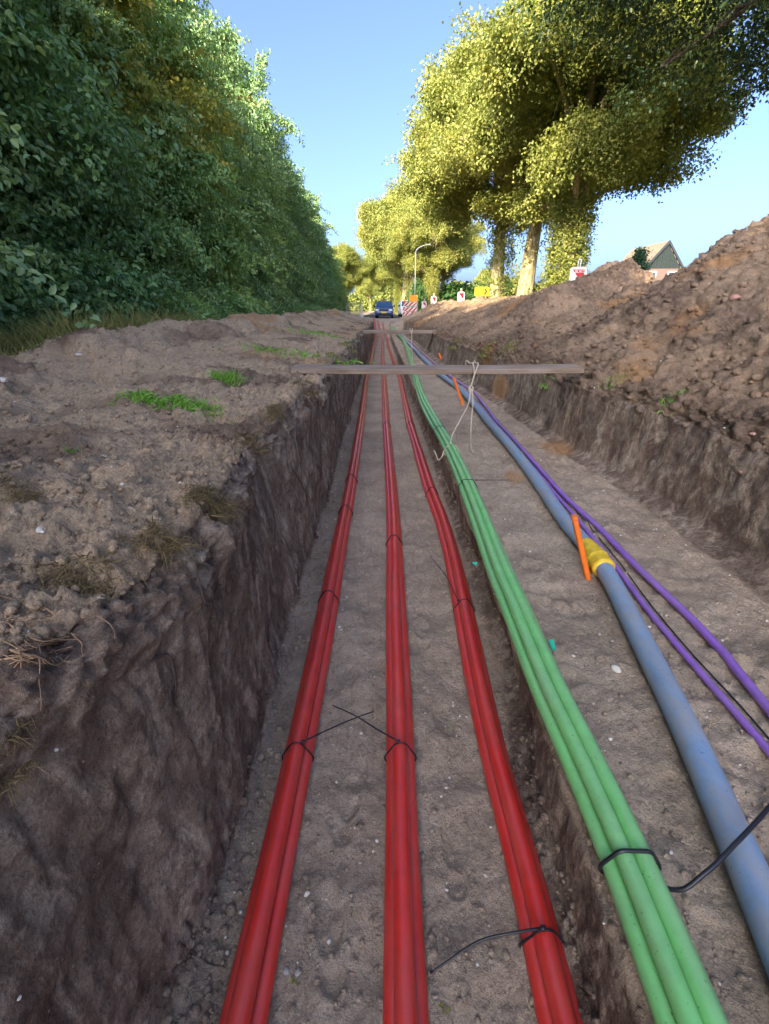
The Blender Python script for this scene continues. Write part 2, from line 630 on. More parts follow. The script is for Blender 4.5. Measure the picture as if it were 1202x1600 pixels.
knots = [  # x, z, segments leading up to it, zone
    (-400 * one, g * 0 - .3, 0, 'field'),
    (-60 * one, g - .1, 4, 'field'),
    (-14 * one, g, 8, 'field'),
    (-5.2 * one, g + .02 + .16 * hp * ss(4.7, 5.6, V), 22, 'verge'),
    (-3.85 * one, g + .03 + .24 * hp * ss(4.7, 5.6, V), 28, 'verge'),
    (-3.0 * one, g + lr, 62, 'heap'),
    (-2.3 * one, g + .52 * lr, 52, 'heap'),
    (-1.55 * one, g + (.10 + .12 * lr) * hp, 62, 'shelf'),
    (-.98 * one, g + .07 * hp, 52, 'shelf'),
    (-.665 * one + wv, tz(.05, .0), 40, 'shelf'),
    (-.60 * one + wv, tz(-.03, 0), 24, 'wall'),
    (-.585 * one + wv * .55, tz(-.55, 0), 90, 'wall'),
    (-.575 * one + wv * .2, tz(-1.09, 0), 90, 'wall'),
    (-.525 * one + wv * .12, tz(-1.15, 0), 18, 'floor'),
    (bx - .05, tz(-1.15, 0), 150, 'floor'),
    (bx + .01, tz(-1.09, 0), 16, 'wall'),
    (bl + .005, tz(-.83, 0), 50, 'wall'),
    (bl + .06, tz(-.775, 0), 16, 'floor'),
    (1.20 + 0 * V, tz(-.755, 0), 60, 'floor'),
    (rb - .13, tz(-.71, 0), 90, 'floor'),
    (rb, tz(-.64, 0), 26, 'wall'),
    (rb + .085, tz(-.06, 0), 62, 'wall'),
    (rb + .24, tz(.07, 0), 26, 'heap'),
    (rb + .24 + .35 * (rx - rb - .24), g + .06 * hp + rr * .36, 80, 'heap'),
    (rx - .5, g + rr * .87, 110, 'heap'),
    (rx, g + rr, 36, 'heap'),
    (rx + .6, g + rr * .82, 26, 'heap'),
    (rx + 2.0, g + rr * .12, 30, 'heap'),
    (8.6 * one, g, 10, 'field'),
    (14 * one, g, 10, 'field'),
    (60 * one, g - .1, 8, 'field'),
    (500 * one, g * 0 - .3, 4, 'field'),
]
cols_x, cols_z, zones = [knots[0][0]], [knots[0][1]], ['field']
for (x0, z0, _, _), (x1, z1, n, zn) in zip(knots[:-1], knots[1:]):
    for k in range(1, n + 1):
        t = k / n
        cols_x.append(x0 + (x1 - x0) * t)
        cols_z.append(z0 + (z1 - z0) * t)
        zones.append(zn)
GX = np.stack(cols_x, 1)
GZ = np.stack(cols_z, 1)
GY = np.repeat(V[:, None], GX.shape[1], 1)
for _ in range(5):
    GX[:, 1:-1] = .25 * GX[:, :-2] + .5 * GX[:, 1:-1] + .25 * GX[:, 2:]
    GZ[:, 1:-1] = .25 * GZ[:, :-2] + .5 * GZ[:, 1:-1] + .25 * GZ[:, 2:]
nU = GX.shape[1]
zones = np.array(zones)


def zone_w(z, it=10):
    w = (zones == z).astype(float)
    for _ in range(it):
        w[1:-1] = .25 * w[:-2] + .5 * w[1:-1] + .25 * w[2:]
    return w


Wz = {z: np.repeat(zone_w(z)[None], nV, 0).ravel() for z in ('wall', 'floor', 'heap', 'shelf', 'verge', 'field')}
trf = np.repeat(tr[:, None], nU, 1).ravel()
hpf = np.repeat(hp[:, None], nU, 1).ravel()
P = np.stack([GX, GY, GZ], -1).reshape(-1, 3)
# grid normals
dU = np.gradient(np.stack([GX, GY, GZ], -1), axis=1)
dV = np.gradient(np.stack([GX, GY, GZ], -1), axis=0)
NRM = np.cross(dU, dV).reshape(-1, 3)
NRM /= np.linalg.norm(NRM, axis=1)[:, None] + 1e-12
Wz['wall'] *= trf
Wz['floor'] *= trf
loose = (Wz['heap'] + .55 * Wz['shelf']) * hpf + (1 - trf) * (Wz['floor'] * .0 + .25) * hpf * (np.abs(P[:, 0]) < 4)
big = fbm(P * .8, 4, 11)
med = fbm(P * 3.1, 4, 21)
fine = fbm(P * 11, 4, 31, .6)
clod = np.clip(.62 - worley(P * np.array((8.5, 8.5, 8.5)) + med[:, None] * .5, 41), -.3, .62)
clod2 = np.clip(.6 - worley(P * 20 + fine[:, None] * .3, 51), -.3, .6)
cm = ss(-.25, .5, vnoise(P * 1.1 + 5, 61))
right = (P[:, 0] > 0).astype(float)
cl_r = .18 + .82 * right
xf = fbm(P * 34, 3, 35, .6)
disp = loose * (big * .10 + med * .055 + fine * (.032 - .006 * right) + xf * .013 + clod * (.02 + .05 * cm) * cl_r + clod2 * (.010 + .02 * right))
streak = fbm(P * np.array((3, 4.2, 1.0)), 5, 71)
streak2 = fbm(P * np.array((6, 13, 2.4)), 4, 81)
chip = worley(P * np.array((4, 5.5, 2.6)) + streak[:, None] * .4, 91)
uneven = .55 + .45 * ss(-.5, .2, P[:, 2])
lw = (P[:, 0] < 0).astype(float)
fis = np.abs(fbm(P * np.array((5, 4.5, .9)), 3, 77))
lay = fbm(P * np.array((1.5, 2.2, 7)), 4, 78)
disp += Wz['wall'] * (streak * (.009 + .009 * lw) + fbm(P * np.array((4, 4, 3.2)), 4, 79) * .016 * lw + streak2 * (.004 + .007 * lw) + big * .035 + med * .010 + lay * .006 - .030 * np.clip(.05 - fis, 0, 1) / .05 * lw * ss(-.1, .4, big) + fine * (.0035 + .010 * uneven * ss(-.25, .02, P[:, 2])) + xf * .003 + np.minimum(0, .40 - chip) * .028 + clod2 * .016 * ss(-.22, .0, P[:, 2]))
disp += Wz['floor'] * (med * .017 + fine * .010 + xf * .003 + clod2 * .014 * cm + np.clip(clod, 0, 1) * .02 * ss(.1, .6, vnoise(P * 1.7, 66)))
rp = np.random.default_rng(12)
for (cx, cy, ang) in ((-.17, .80, .2), (-.14, 1.22, -.15), (-.19, 1.9, .1), (-.12, 2.6, .25), (.27, 1.05, -.1), (.31, 1.6, .15), (.25, 2.3, 0), (.30, 3.2, .1), (-.15, 3.5, 0), (1.0, 2.1, .3), (1.9, 2.4, -.3), (1.75, 3.3, .2), (.98, 3.3, .1), (1.95, 1.9, .1), (1.62, 4.3, .2)):
    u0 = (P[:, 0] - cx) * math.cos(ang) + (P[:, 1] - cy) * math.sin(ang)
    v0 = -(P[:, 0] - cx) * math.sin(ang) + (P[:, 1] - cy) * math.cos(ang)
    sole = (u0 / .050) ** 2 + ((v0 - .05) / .10) ** 2
    heel = (u0 / .038) ** 2 + ((v0 + .105) / .042) ** 2
    dd = np.minimum(sole, heel)
    disp += Wz['floor'] * (-.013 * (1 - ss(.6, 1.1, dd)) + .006 * np.exp(-((dd - 1.35) / .3) ** 2) * (dd < 3) + .003 * np.sin(v0 * 210) * (dd < .9))
disp += Wz['floor'] * (P[:, 0] > .75) * (np.clip(clod, -.1, 1) * .045 + np.clip(clod2, 0, 1) * .02) * ss(-.2, .5, vnoise(P * 1.3 + 8, 67) + .6 * (P[:, 1] < 1.6))
disp += loose * (1 - right) * (1 - ss(-1.9, -1.3, P[:, 0])) * (fbm(P * 1.5 + 31, 3, 37) * .06 + np.clip(fbm(P * .9 + 11, 2, 39), 0, 1) * .09)
disp += Wz['verge'] * big * .06
lipm = np.exp(-((P[:, 2] - G(P[:, 1]) - .02) / .12) ** 2) * trf * (np.abs(P[:, 0] - .7) < 2.6)
disp += lipm * (clod * .02 + fine * .024 + xf * .008 - .01) * (1 - Wz['floor'])
P = P + NRM * disp[:, None]
idx = np.arange(nV * nU).reshape(nV, nU)
FQ = np.stack([idx[:-1, :-1], idx[:-1, 1:], idx[1:, 1:], idx[1:, :-1]], -1).reshape(-1, 4)
gme = mesh_np("ground", P, FQ, smooth=True)
sandn = fbm(P * np.array((1.1, .8, 1.4)) + 3, 4, 101)
sand = ss(.42, .85, sandn) * loose * .75
for (px, py, z, rad, amt) in ((870, 700, -.70, .20, .9), (803, 745, -.75, .10, .8), (775, 600, -.45, .2, .9), (760, 560, -.15, .28, .7), (1190, 780, -.4, .15, .4), (500, 640, 0, .12, .4), (345, 640, .2, .2, .4)):
    c = np.array(at(px, py, z=z))
    d = np.linalg.norm((P - c) * np.array((1, .55, 1)), axis=1)
    sand = np.maximum(sand, amt * (1 - ss(.3, 1.0, d / rad + .5 * sandn)))
attr(gme, "wall", Wz['wall'])
attr(gme, "floor", np.clip(Wz['floor'] + (1 - trf) * (np.abs(P[:, 0]) < 3) * (V.repeat(nU) > 30), 0, 1))
attr(gme, "sand", sand)
attr(gme, "humus", np.clip(ss(-.2, .5, fbm(P * 1.3 + 9, 4, 111)) * (loose + .4 * Wz['wall']) * (P[:, 0] > 0).astype(float) * 1.0 + .8 * lipm * (P[:, 0] < 3) + .8 * ss(.05, .5, fbm(P * 2.3 + 2, 4, 113)) * loose * (P[:, 0] <= 0), 0, 1))
attr(gme, "dry", np.clip((Wz['heap'] + Wz['shelf']) * (P[:, 0] < 0) * ss(-.75, .1, fbm(P * 1.9 + 4, 4, 115)), 0, 1))
attr(gme, "grassy", np.clip(Wz['field'] + Wz['verge'], 0, 1))
ground = link("ground", gme, M['soil'])
tag(ground, kind="structure")

sub = idx[::2, ::2]
bvq = np.stack([sub[:-1, :-1], sub[:-1, 1:], sub[1:, 1:], sub[1:, :-1]], -1).reshape(-1, 4)
used, inv = np.unique(bvq.ravel(), return_inverse=True)
BV = BVHTree.FromPolygons(P[used].tolist(), inv.reshape(-1, 4).tolist())


def gz(x, y, top=6.0):
    h = BV.ray_cast(Vector((x, y, top)), Vector((0, 0, -1)))
    return h[0].z if h[0] is not None else float(G(y))


def hit(px, py):
    """the point of the soil seen at a photo pixel"""
    d = (at(px, py, Y=1.0) - CAM).normalized()
    h = BV.ray_cast(CAM, d)
    return h[0] if h[0] is not None else at(px, py, z=0)


# road behind the works
rd = MB()
ys = np.linspace(50, 400, 60)
rv = [(x, yy, float(G(yy)) + .012 + .004 * (1 - abs(x - .2) / 3)) for yy in ys for x in (-2.2, .2, 2.6)]
rd.add(rv, [(i * 3 + j, i * 3 + j + 1, i * 3 + j + 4, i * 3 + j + 3) for i in range(len(ys) - 1) for j in (0, 1)])
road = rd.build("road", M['asphalt'])
tag(road, kind="structure")

# ------------------------------------------------------------------ pipes in the trench
def bundle_path(ctrl):
    return spline(ctrl, .06, .012)


def pipe_mesh_obj(path, off, r, seed, mat, parent, wob=.004, n=14):
    m = len(path)
    T = np.gradient(path, axis=0)
    T /= np.linalg.norm(T, axis=1)[:, None]
    S = np.cross(T, np.array((0, 0, 1.0)))
    S /= np.linalg.norm(S, axis=1)[:, None]
    U = np.cross(S, T)
    s = np.concatenate([[0], np.cumsum(np.linalg.norm(np.diff(path, axis=0), axis=1))])
    q = np.stack([s * .9, s * 0 + seed * 3.1, s * 0], 1)
    o1 = vnoise(q, seed) * wob * 1.5
    o2 = np.abs(vnoise(q + 50, seed + 5)) * wob * .5
    pts = path + S * (off[0] + o1)[:, None] + U * (off[1] + o2)[:, None]
    v, f = tube_arrays(pts, r, n)
    me = mesh_np("pipe", v, f, smooth=True)
    return link("pipe", me, mat, parent)


def ring_path(c, T, offs, r, grow=.004, n=48, start=0.0):
    """loop round a bundle section: convex outline of its pipes"""
    T = Vector(T).normalized()
    S = T.cross(Vector((0, 0, 1))).normalized()
    U = S.cross(T)
    pts = []
    for k in range(n + 1):
        a = start + 2 * math.pi * k / n
        d = (math.cos(a), math.sin(a))
        best = max(offs, key=lambda o: o[0] * d[0] + o[1] * d[1])
        p = (best[0] + d[0] * (r + grow), best[1] + d[1] * (r + grow))
        pts.append(Vector(c) + S * p[0] + U * p[1])
    return pts


def near_on(path, y):
    i = int(np.argmin(np.abs(path[:, 1] - y)))
    t = path[min(i + 1, len(path) - 1)] - path[max(i - 1, 0)]
    return Vector(path[i]), Vector(t)


def build_bundle(name, label, path, offs, r, mat, ties, cat="pipes", group=None):
    root = empty(name, tuple(path[0]))
    tag(root, label, cat, group)
    inv0 = Matrix.Translation(-Vector(path[0]))
    lp = path - path[0]
    for k, o in enumerate(offs):
        pipe_mesh_obj(lp, o, r, k + len(label), mat, root)
    for (yy, tail, w) in ties:
        c, T = near_on(path, yy)
        mb = MB()
        mb.tube([p - Vector(path[0]) for p in ring_path(c, T, offs, r)], w, 6, False)
        if tail:
            tl = spline(tail, .02) - path[0]
            mb.tube(tl, np.linspace(w * 1.05, w * .8, len(tl)), 6)
            mb.box(tl[0], (w * 4.2, w * 3.4, w * 3.4), bev=w * .6)
        mb.build("cable_tie", M['black'], root, True)
    return root


RR = .0328
TRI = [(-RR, RR), (RR, RR), (0.0, RR + RR * 1.732)]
ZF = -1.160


def floor_path(pix, far):
    pts = [at(px, py, z=ZF + .05) for px, py in pix]
    pts = [Vector((p.x, p.y, ZF)) for p in pts]
    d = pts[0] - pts[1]
    d.normalize()
    pts = [pts[0] + Vector((d.x * 1.0, -1.6, 0)), pts[0] + Vector((d.x * .4, -.7, 0))] + pts
    return bundle_path(pts + [Vector(p) for p in far])


def sagged(pts, n=10):
    return pts


red_l = floor_path([(379, 1590), (465, 1180), (511, 950), (540, 800), (559, 690), (573, 590), (580, 560), (584, 540)], [(-.42, 33, ZF + .02), (-.45, 36.5, -.5), (-.55, 38.5, -.05), (-.62, 40, -.22), (-.66, 42, -.40)])
red_c = floor_path([(634, 1590), (629, 1350), (626, 1180), (619, 950), (614, 800), (606, 690), (600, 590), (598, 560), (597.5, 540)], [(.02, 33, ZF + .02), (-.16, 36.5, -.6), (-.26, 38.5, -.25), (-.42, 40.5, -.40)])
red_r = floor_path([(877, 1590), (826, 1380), (773, 1180), (737, 1010), (718, 915), (703, 852), (692, 815), (673, 765), (657, 715), (642, 665), (633, 627), (625, 590), (616, 565), (607, 540)], [(.34, 33, ZF + .02), (.16, 36.5, -.6), (.1, 38.5, -.30), (.0, 40.5, -.45)])
Zt = ZF + RR * 3
c, _ = near_on(red_l, at(470, 1160, z=Zt).y)
t1 = [(c.x + .03, c.y, Zt + .035), at(520, 1137, z=Zt + .02), at(560, 1120, z=Zt - .01), at(583, 1112, z=Zt - .03)]
build_bundle("red_pipe_bundle", "leftmost bundle of three red pipes, close along the foot of the left trench wall", red_l, TRI, RR, M['red'],
             [(c.y, t1, .0036), (at(511, 930, z=Zt).y, None, .004), (at(541, 790, z=Zt).y, None, .004), (5.0, None, .004)], group="red pipe bundles on the trench floor")
c, _ = near_on(red_c, at(626, 1167, z=Zt).y)
t2 = [(c.x - .01, c.y, Zt + .038), at(590, 1140, z=Zt + .03), at(560, 1121, z=Zt + .012), at(520, 1102, z=Zt - .04)]
build_bundle("red_pipe_bundle", "middle bundle of three red pipes, running straight up the centre of the trench floor", red_c, TRI, RR, M['red'],
             [(c.y, t2, .0036), (at(615, 840, z=Zt).y, None, .004), (at(604, 660, z=Zt).y, None, .004)], group="red pipe bundles on the trench floor")
c, _ = near_on(red_r, at(840, 1462, z=Zt).y)
t3 = [(c.x - .012, c.y, Zt + .037), at(800, 1458, z=Zt + .03), at(750, 1470, z=Zt + .0), at(700, 1502, z=Zt - .05), at(672, 1521, z=ZF + .03)]
build_bundle("red_pipe_bundle", "rightmost bundle of three red pipes, bowing towards the earth step below the green pipes", red_r, TRI, RR, M['red'],
             [(c.y, t3, .0040), (at(718, 938, z=Zt).y, [at(716, 938, z=Zt + .03), at(700, 905, z=Zt + .02), at(672, 868, z=Zt - .04)], .0035), (at(668, 765, z=Zt).y, None, .004), (at(645, 660, z=Zt).y, None, .004)],
             group="red pipe bundles on the trench floor")

RG = .0262
PENT = [(-2 * RG, RG), (0, RG), (2 * RG, RG), (-RG, RG * 2.732), (RG, RG * 2.732)]
ZL = -.775
gp = [at(px, py, z=ZL + .055) for px, py in ((1083, 1590), (986, 1350), (919, 1200), (862, 1080), (810, 955), (782, 890), (763, 840), (744, 790), (728, 752), (711, 715), (698, 690), (683, 665), (669, 640), (658, 615), (650, 590), (644, 567), (637, 545), (630, 530))]
gp = [Vector((p.x, p.y, ZL + .012)) for p in gp]
d = gp[0] - gp[1]
gp = [gp[0] + d * 5, gp[0] + d * 2.2] + gp + [Vector((1.0, 31, ZL + .01)), Vector((.9, 35.5, ZL + .15)), Vector((.8, 38, -.5))]
green = bundle_path(gp)
c, T = near_on(green, at(986, 1350, z=-.68).y)
strap = [at(1026, 1362, z=-.72), at(1040, 1386, z=-.735), at(1058, 1391, z=-.72), at(1100, 1366, z=-.67), at(1150, 1318, z=-.625), at(1202, 1262, z=-.60), at(1260, 1190, z=-.58)]
build_bundle("green_pipe_bundle", "bundle of five green pipes on the edge of the earth ledge beside the deep trench", green, PENT, RG, M['green'],
             [(c.y, None, .0055), (at(729, 752, z=-.69).y, [at(744, 750, z=-.68), at(775, 750, z=-.71), at(800, 750, z=-.75)], .003), (at(684, 668, z=-.69).y, None, .003)])
# strap on the green bundle continues over the blue pipe: part of the tie
gr_root = [o for o in bpy.data.objects if o.name.startswith("green_pipe_bundle")][0]
mb = MB()
tl = spline(strap, .02) - green[0]
mb.tube(tl, .0062, 8)
mb.build("tie_tail", M['black'], gr_root, True)

# green paper tags stuck on the bundle
M['tag'] = simple("green_tag", (.02, .36, .22), .5, .1, 20)


def tag_flag(px, py, z, w, h, rz, label):
    p = at(px, py, z=z)
    mb = MB()
    mb.add([(-w / 2, 0, .0), (w / 2, .005, .0), (w / 2 * .8, -h, -.012), (-w / 2 * .7, -h, -.004), (-w / 2, 0, .003), (w / 2, .005, .003), (w / 2 * .8, -h, -.009), (-w / 2 * .7, -h, -.001)],
           [(0, 1, 2, 3), (4, 5, 6, 7), (0, 1, 5, 4), (1, 2, 6, 5), (2, 3, 7, 6), (3, 0, 4, 7)])
    o = mb.build("marking_tag", M['tag'], None)
    o.location = p
    o.rotation_euler = (R(28), R(12), rz)
    tag(o, label, "tag")
    return o


tag_flag(861, 1001, -.70, .034, .045, R(20), "small turquoise tag stuck on the right side of the green bundle near the white stone")
tag_flag(742, 879, -.72, .035, .012, R(5), "small turquoise strip poking left out of the green bundle above the red pipes")

# blue pipe
def settle(path, r):
    """height of a pipe resting on the bumps of the soil"""
    z = np.array([max(gz(p[0], p[1]), gz(p[0] + r * .6, p[1]), gz(p[0] - r * .6, p[1])) if p[1] > -.4 else p[2] - r for p in path]) + r * .96
    n = len(z)
    zz = np.array([np.percentile(z[max(0, i - 6):i + 7], 70) for i in range(n)])
    k = np.ones(31) / 31
    for _ in range(2):
        zz = np.convolve(np.pad(zz, 15, mode='edge'), k, 'valid')
    return np.maximum(zz + .004, z - r * 1.1)


RB = .050
bp = [at(px, py, z=-.752 + RB) for px, py in ((1245, 1545), (1180, 1390), (1075, 1150), (1000, 1000), (932, 875), (886, 822), (846, 765), (818, 727), (790, 692), (766, 665), (746, 640), (724, 615), (701, 590), (677, 565), (653, 543), (640, 532))]
d = bp[0] - bp[1]
bp = [bp[0] + d * 3, bp[0] + d * 1.3] + bp + [Vector((1.2, 26, -.76)), Vector((1.1, 33, -.72)), Vector((1.0, 37, -.6))]
bl = spline([(p[0], p[1], -.752 + RB) for p in bp], .06, .012)
bl[:, 0] = np.minimum(bl[:, 0], np.interp(bl[:, 1], V, rb) - .40)
bl[:, 2] = np.minimum(settle(bl, RB), -.64)
broot = empty("blue_pipe", tuple(bl[0]))
tag(broot, "thick dusty blue grey pipe with a yellow taped joint on the earth ledge", "pipe")
v, f = tube_arrays(bl - bl[0], RB, 24)
link("pipe", mesh_np("pipe", v, f, smooth=True), M['blue'], broot)
ya, yb = at(944, 892, z=-.69).y, at(924, 852, z=-.69).y
sel = bl[(bl[:, 1] > ya - .22) & (bl[:, 1] < yb + .5)]
cs = spline([tuple(p) for p in sel], .008)
cs = cs[(cs[:, 1] > ya) & (cs[:, 1] < yb)]
tt = np.linspace(0, 1, len(cs))
rad = RB + .0022 + .011 * ss(0, .06, tt) * (1 - ss(.42, 1.0, tt)) + .005 * np.exp(-((tt - .40) / .035) ** 2) + .003 * np.exp(-((tt - .08) / .03) ** 2) + .0012 * np.sin(tt * 90)
v, f = tube_arrays(cs - bl[0], rad, 24)
link("joint_tape", mesh_np("joint_tape", v, f, smooth=True), M['yellow'], broot)

# purple pipes
def single(name, label, pix, r, z, mat, tail, n=14, gap=.22):
    pts = [at(px, py, z=z + r) for px, py in pix]
    d = pts[0] - pts[1]
    pts = [pts[0] + d * 4, pts[0] + d * 1.5] + pts + [Vector(t) for t in tail]
    s = spline(pts, .06, .012)
    s[:, 0] = np.minimum(s[:, 0], np.interp(s[:, 1], V, rb) - gap)
    s[:, 2] = np.minimum(settle(s, r), -.60)
    v, f = tube_arrays(s - s[0], r, n)
    o = link(name, mesh_np(name, v, f, smooth=True), mat)
    o.location = s[0]
    tag(o, label, "pipe")
    return s


single("purple_pipe", "thicker purple pipe, outermost on the right of the ledge", [(1212, 1124), (1100, 990), (1000, 893), (930, 822), (889, 785), (848, 740), (826, 715), (804, 690), (780, 665), (761, 640), (741, 615), (716, 590), (690, 567), (664, 546)], .0195, -.735, M['purple'], [(1.32, 26, -.74), (1.25, 33, -.72)])
single("purple_pipe", "thinner purple pipe squeezed between the blue pipe and the thicker purple one", [(1205, 1181), (1100, 1060), (1020, 965), (960, 885), (906, 818), (864, 770), (832, 732), (800, 697), (770, 660), (740, 625), (708, 590), (668, 553)], .015, -.738, M['purple'], [(1.27, 26, -.74), (1.2, 33, -.72)], 14, .31)
single("black_cable", "thin black cable lying along the right side of the thinner purple pipe", [(1208, 1165), (1150, 1098), (1105, 1050), (1025, 957), (965, 877), (910, 812), (868, 764), (836, 726), (804, 690), (775, 655)], .0036, -.735, M['black'], [(1.36, 12, -.74), (1.3, 26, -.74)], 10)


# orange marker stakes on the ledge
def stake(base, top, w, dpt, label):
    b, t = Vector(base), Vector(top)
    L = (t - b).length
    q = (t - b).to_track_quat('Z', 'Y')
    root = empty("marker_stake", b)
    root.rotation_mode = 'QUATERNION'
    root.rotation_quaternion = q
    tag(root, label, "stake", "orange stakes beside the blue pipe")
    m = MB()
    m.box((0, 0, L * .46), (w, dpt, L * .92), bev=.006)
    m.build("post", M['orange'], root)
    m = MB()
    m.box((0, 0, L * .925), (w * .86, dpt * .86, L * .022))
    m.box((0, 0, L * .968), (w * 1.06, dpt * 1.1, L * .065), bev=.006)
    m.build("post_cap", M['orange'], root)
    return root


b0 = at(919, 905, z=-.77)
t0 = at(897, 806, Y=b0.y + .02)
stake(b0, t0, .048, .03, "bright orange stake leaning beside the yellow taped joint")
b1 = at(724, 634, z=-.77)
stake(b1, at(709, 590, Y=b1.y), .06, .04, "orange stake by the blue pipe behind the hanging rope")
b2 = at(694, 570, z=-.78)
stake(b2, at(686, 552, Y=b2.y), .08, .05, "far orange stake on the blue pipe beyond the nearer plank")

# ------------------------------------------------------------------ planks and ropes
YP, ZP = 5.05, .125
def plank(name, xa, xb, y, z, w, th, tilt, label, rz=0.0):
    L = xb - xa
    m = MB()
    n = 26
    xs = np.linspace(-L / 2, L / 2, n)
    sag = -.012 * (1 - (2 * xs / L) ** 2)
    ch = .006
    sec = [(-w / 2 + ch, th / 2), (w / 2 - ch, th / 2), (w / 2, th / 2 - ch), (w / 2, -th / 2 + ch), (w / 2 - ch, -th / 2), (-w / 2 + ch, -th / 2), (-w / 2, -th / 2 + ch), (-w / 2, th / 2 - ch)]
    vs, fs = [], []
    for i, x in enumerate(xs):
        for k, (a, b) in enumerate(sec):
            wob = .002 * math.sin(x * 9 + k)
            vs.append((x, a + wob, b + sag[i]))
    for i in range(n - 1):
        for k in range(8):
            fs.append((i * 8 + k, i * 8 + (k + 1) % 8, (i + 1) * 8 + (k + 1) % 8, (i + 1) * 8 + k))
    fs += [tuple(range(8)), tuple((n - 1) * 8 + k for k in range(8))]
    m.add(vs, fs)
    o = m.build(name, M['plank'])
    o.location = ((xa + xb) / 2, y, z)
    o.rotation_euler = (R(tilt), 0, rz)
    tag(o, label, "plank", "planks laid across the trench")
    return o


pe0, pe1 = at(452, 577, z=ZP), at(921, 577, z=ZP)
plank("wooden_plank", pe0.x, pe1.x, YP + .14, ZP - .02, .28, .054, 3.0, "nearer weathered plank laid across the trench, the rope hangs from it", .008)
f0, f1 = at(553, 517, z=.02), at(692, 517, z=.02)
plank("wooden_plank", f0.x - .2, f1.x + .05, f0.y + .1, .0, .42, .09, 1.5, "farther weathered plank across the trench, in front of the van", -.004)


def rope(name, paths, r, label):
    m = MB()
    for pth in paths:
        s = spline(pth, .012)
        k = np.arange(len(s))
        m.tube(s, r * (1 + .10 * np.sin(k * 1.9)), 7)
    o = m.build(name, M['rope'], None, True)
    tag(o, label, "rope")
    return o


xr = at(745, 577, z=ZP).x
yf, zt_, zb_ = YP - .005, ZP + .028, ZP - .06
loop = [(xr - .035, yf + .30, zb_), (xr - .05, yf + .30, zt_ + .01), (xr - .03, yf + .15, zt_ + .008), (xr - .02, yf - .004, zt_ + .004), (xr - .008, yf - .016, zb_ + .03), (xr - .0, yf - .014, zb_ - .02)]
loop2 = [(xr + .03, yf + .30, zb_), (xr + .04, yf + .30, zt_ + .01), (xr + .035, yf + .15, zt_ + .008), (xr + .03, yf - .004, zt_ + .004), (xr + .008, yf - .018, zb_ + .03), (xr - .01, yf - .02, zb_ - .03), (xr - .03, yf - .03, zb_ - .11)]
loop3 = [(xr + .03, yf + .30, zb_), (xr + .01, yf + .2, zb_ - .02), (xr + .0, yf, zb_ - .03)]
kz = zb_ - .13
knot = [(xr - .03, yf - .03, kz + .02), (xr - .055, yf - .045, kz), (xr - .045, yf - .05, kz - .04), (xr - .015, yf - .045, kz - .03), (xr - .02, yf - .03, kz + .01), (xr - .045, yf - .03, kz + .015), (xr - .03, yf - .055, kz - .03)]
gy = at(715, 702, z=-.69).y
gc, gT = near_on(green, gy)
ring = [tuple(p) for p in ring_path(gc, gT, PENT, RG, .007, 30, math.pi * .5)]
e1 = ring[0]
s1 = [(xr - .035, yf - .045, kz - .02), (xr - .065, yf - .12, kz - .16), ((xr * .5 + e1[0] * .5), (yf + e1[1]) / 2, (kz + e1[2]) / 2 - .02), (e1[0] + .03, e1[1] + .06, e1[2] + .08), (e1[0] + .01, e1[1], e1[2] + .01)]
fe = at(740, 709, z=-.745)
s2 = [(xr - .025, yf - .045, kz - .02), (xr - .01, yf - .06, kz - .1), (xr - .012, yf - .09, kz - .30), (xr - .018, yf - .14, kz - .46), (fe.x + .002, fe.y + .16, -.715), (fe.x, fe.y + .06, -.735), (fe.x, fe.y, -.738)]
lf = min(ring, key=lambda p: p[0])
s3 = [lf, (lf[0] - .02, lf[1] - .02, lf[2] - .05), (lf[0] - .05, lf[1] - .0, lf[2] - .09), (lf[0] - .085, lf[1] + .05, lf[2] - .02), (lf[0] - .10, lf[1] + .06, lf[2])]
rope("rope", [loop, loop2, loop3, knot, s1, ring, s2, s3], .0068, "pale rope knotted round the nearer plank and looped around the green pipes")
xf, yq = at(643, 517, z=.02).x, f0.y - .12
gc2, gT2 = near_on(green, yq - 3.5)
rope("rope", [[(xf - .04, yq + .46, -.06), (xf - .04, yq + .45, .07), (xf - .04, yq + .2, .065), (xf - .03, yq - .01, .06), (xf, yq - .03, -.06), (xf + .0, yq - .05, -.2), (gc2.x + .05, gc2.y + 1.2, -.5), (gc2.x, gc2.y, gc2.z + .1)],
              [(xf + .04, yq + .46, -.06), (xf + .04, yq + .45, .07), (xf + .04, yq + .2, .065), (xf + .03, yq - .01, .06), (xf + .0, yq - .03, -.06)],
              [tuple(p) for p in ring_path(gc2, gT2, PENT, RG, .008, 30, math.pi * .5)]], .011, "short pale rope tied on the farther plank down to the green pipes")
# small twigs, roots and pebbles come with the details below


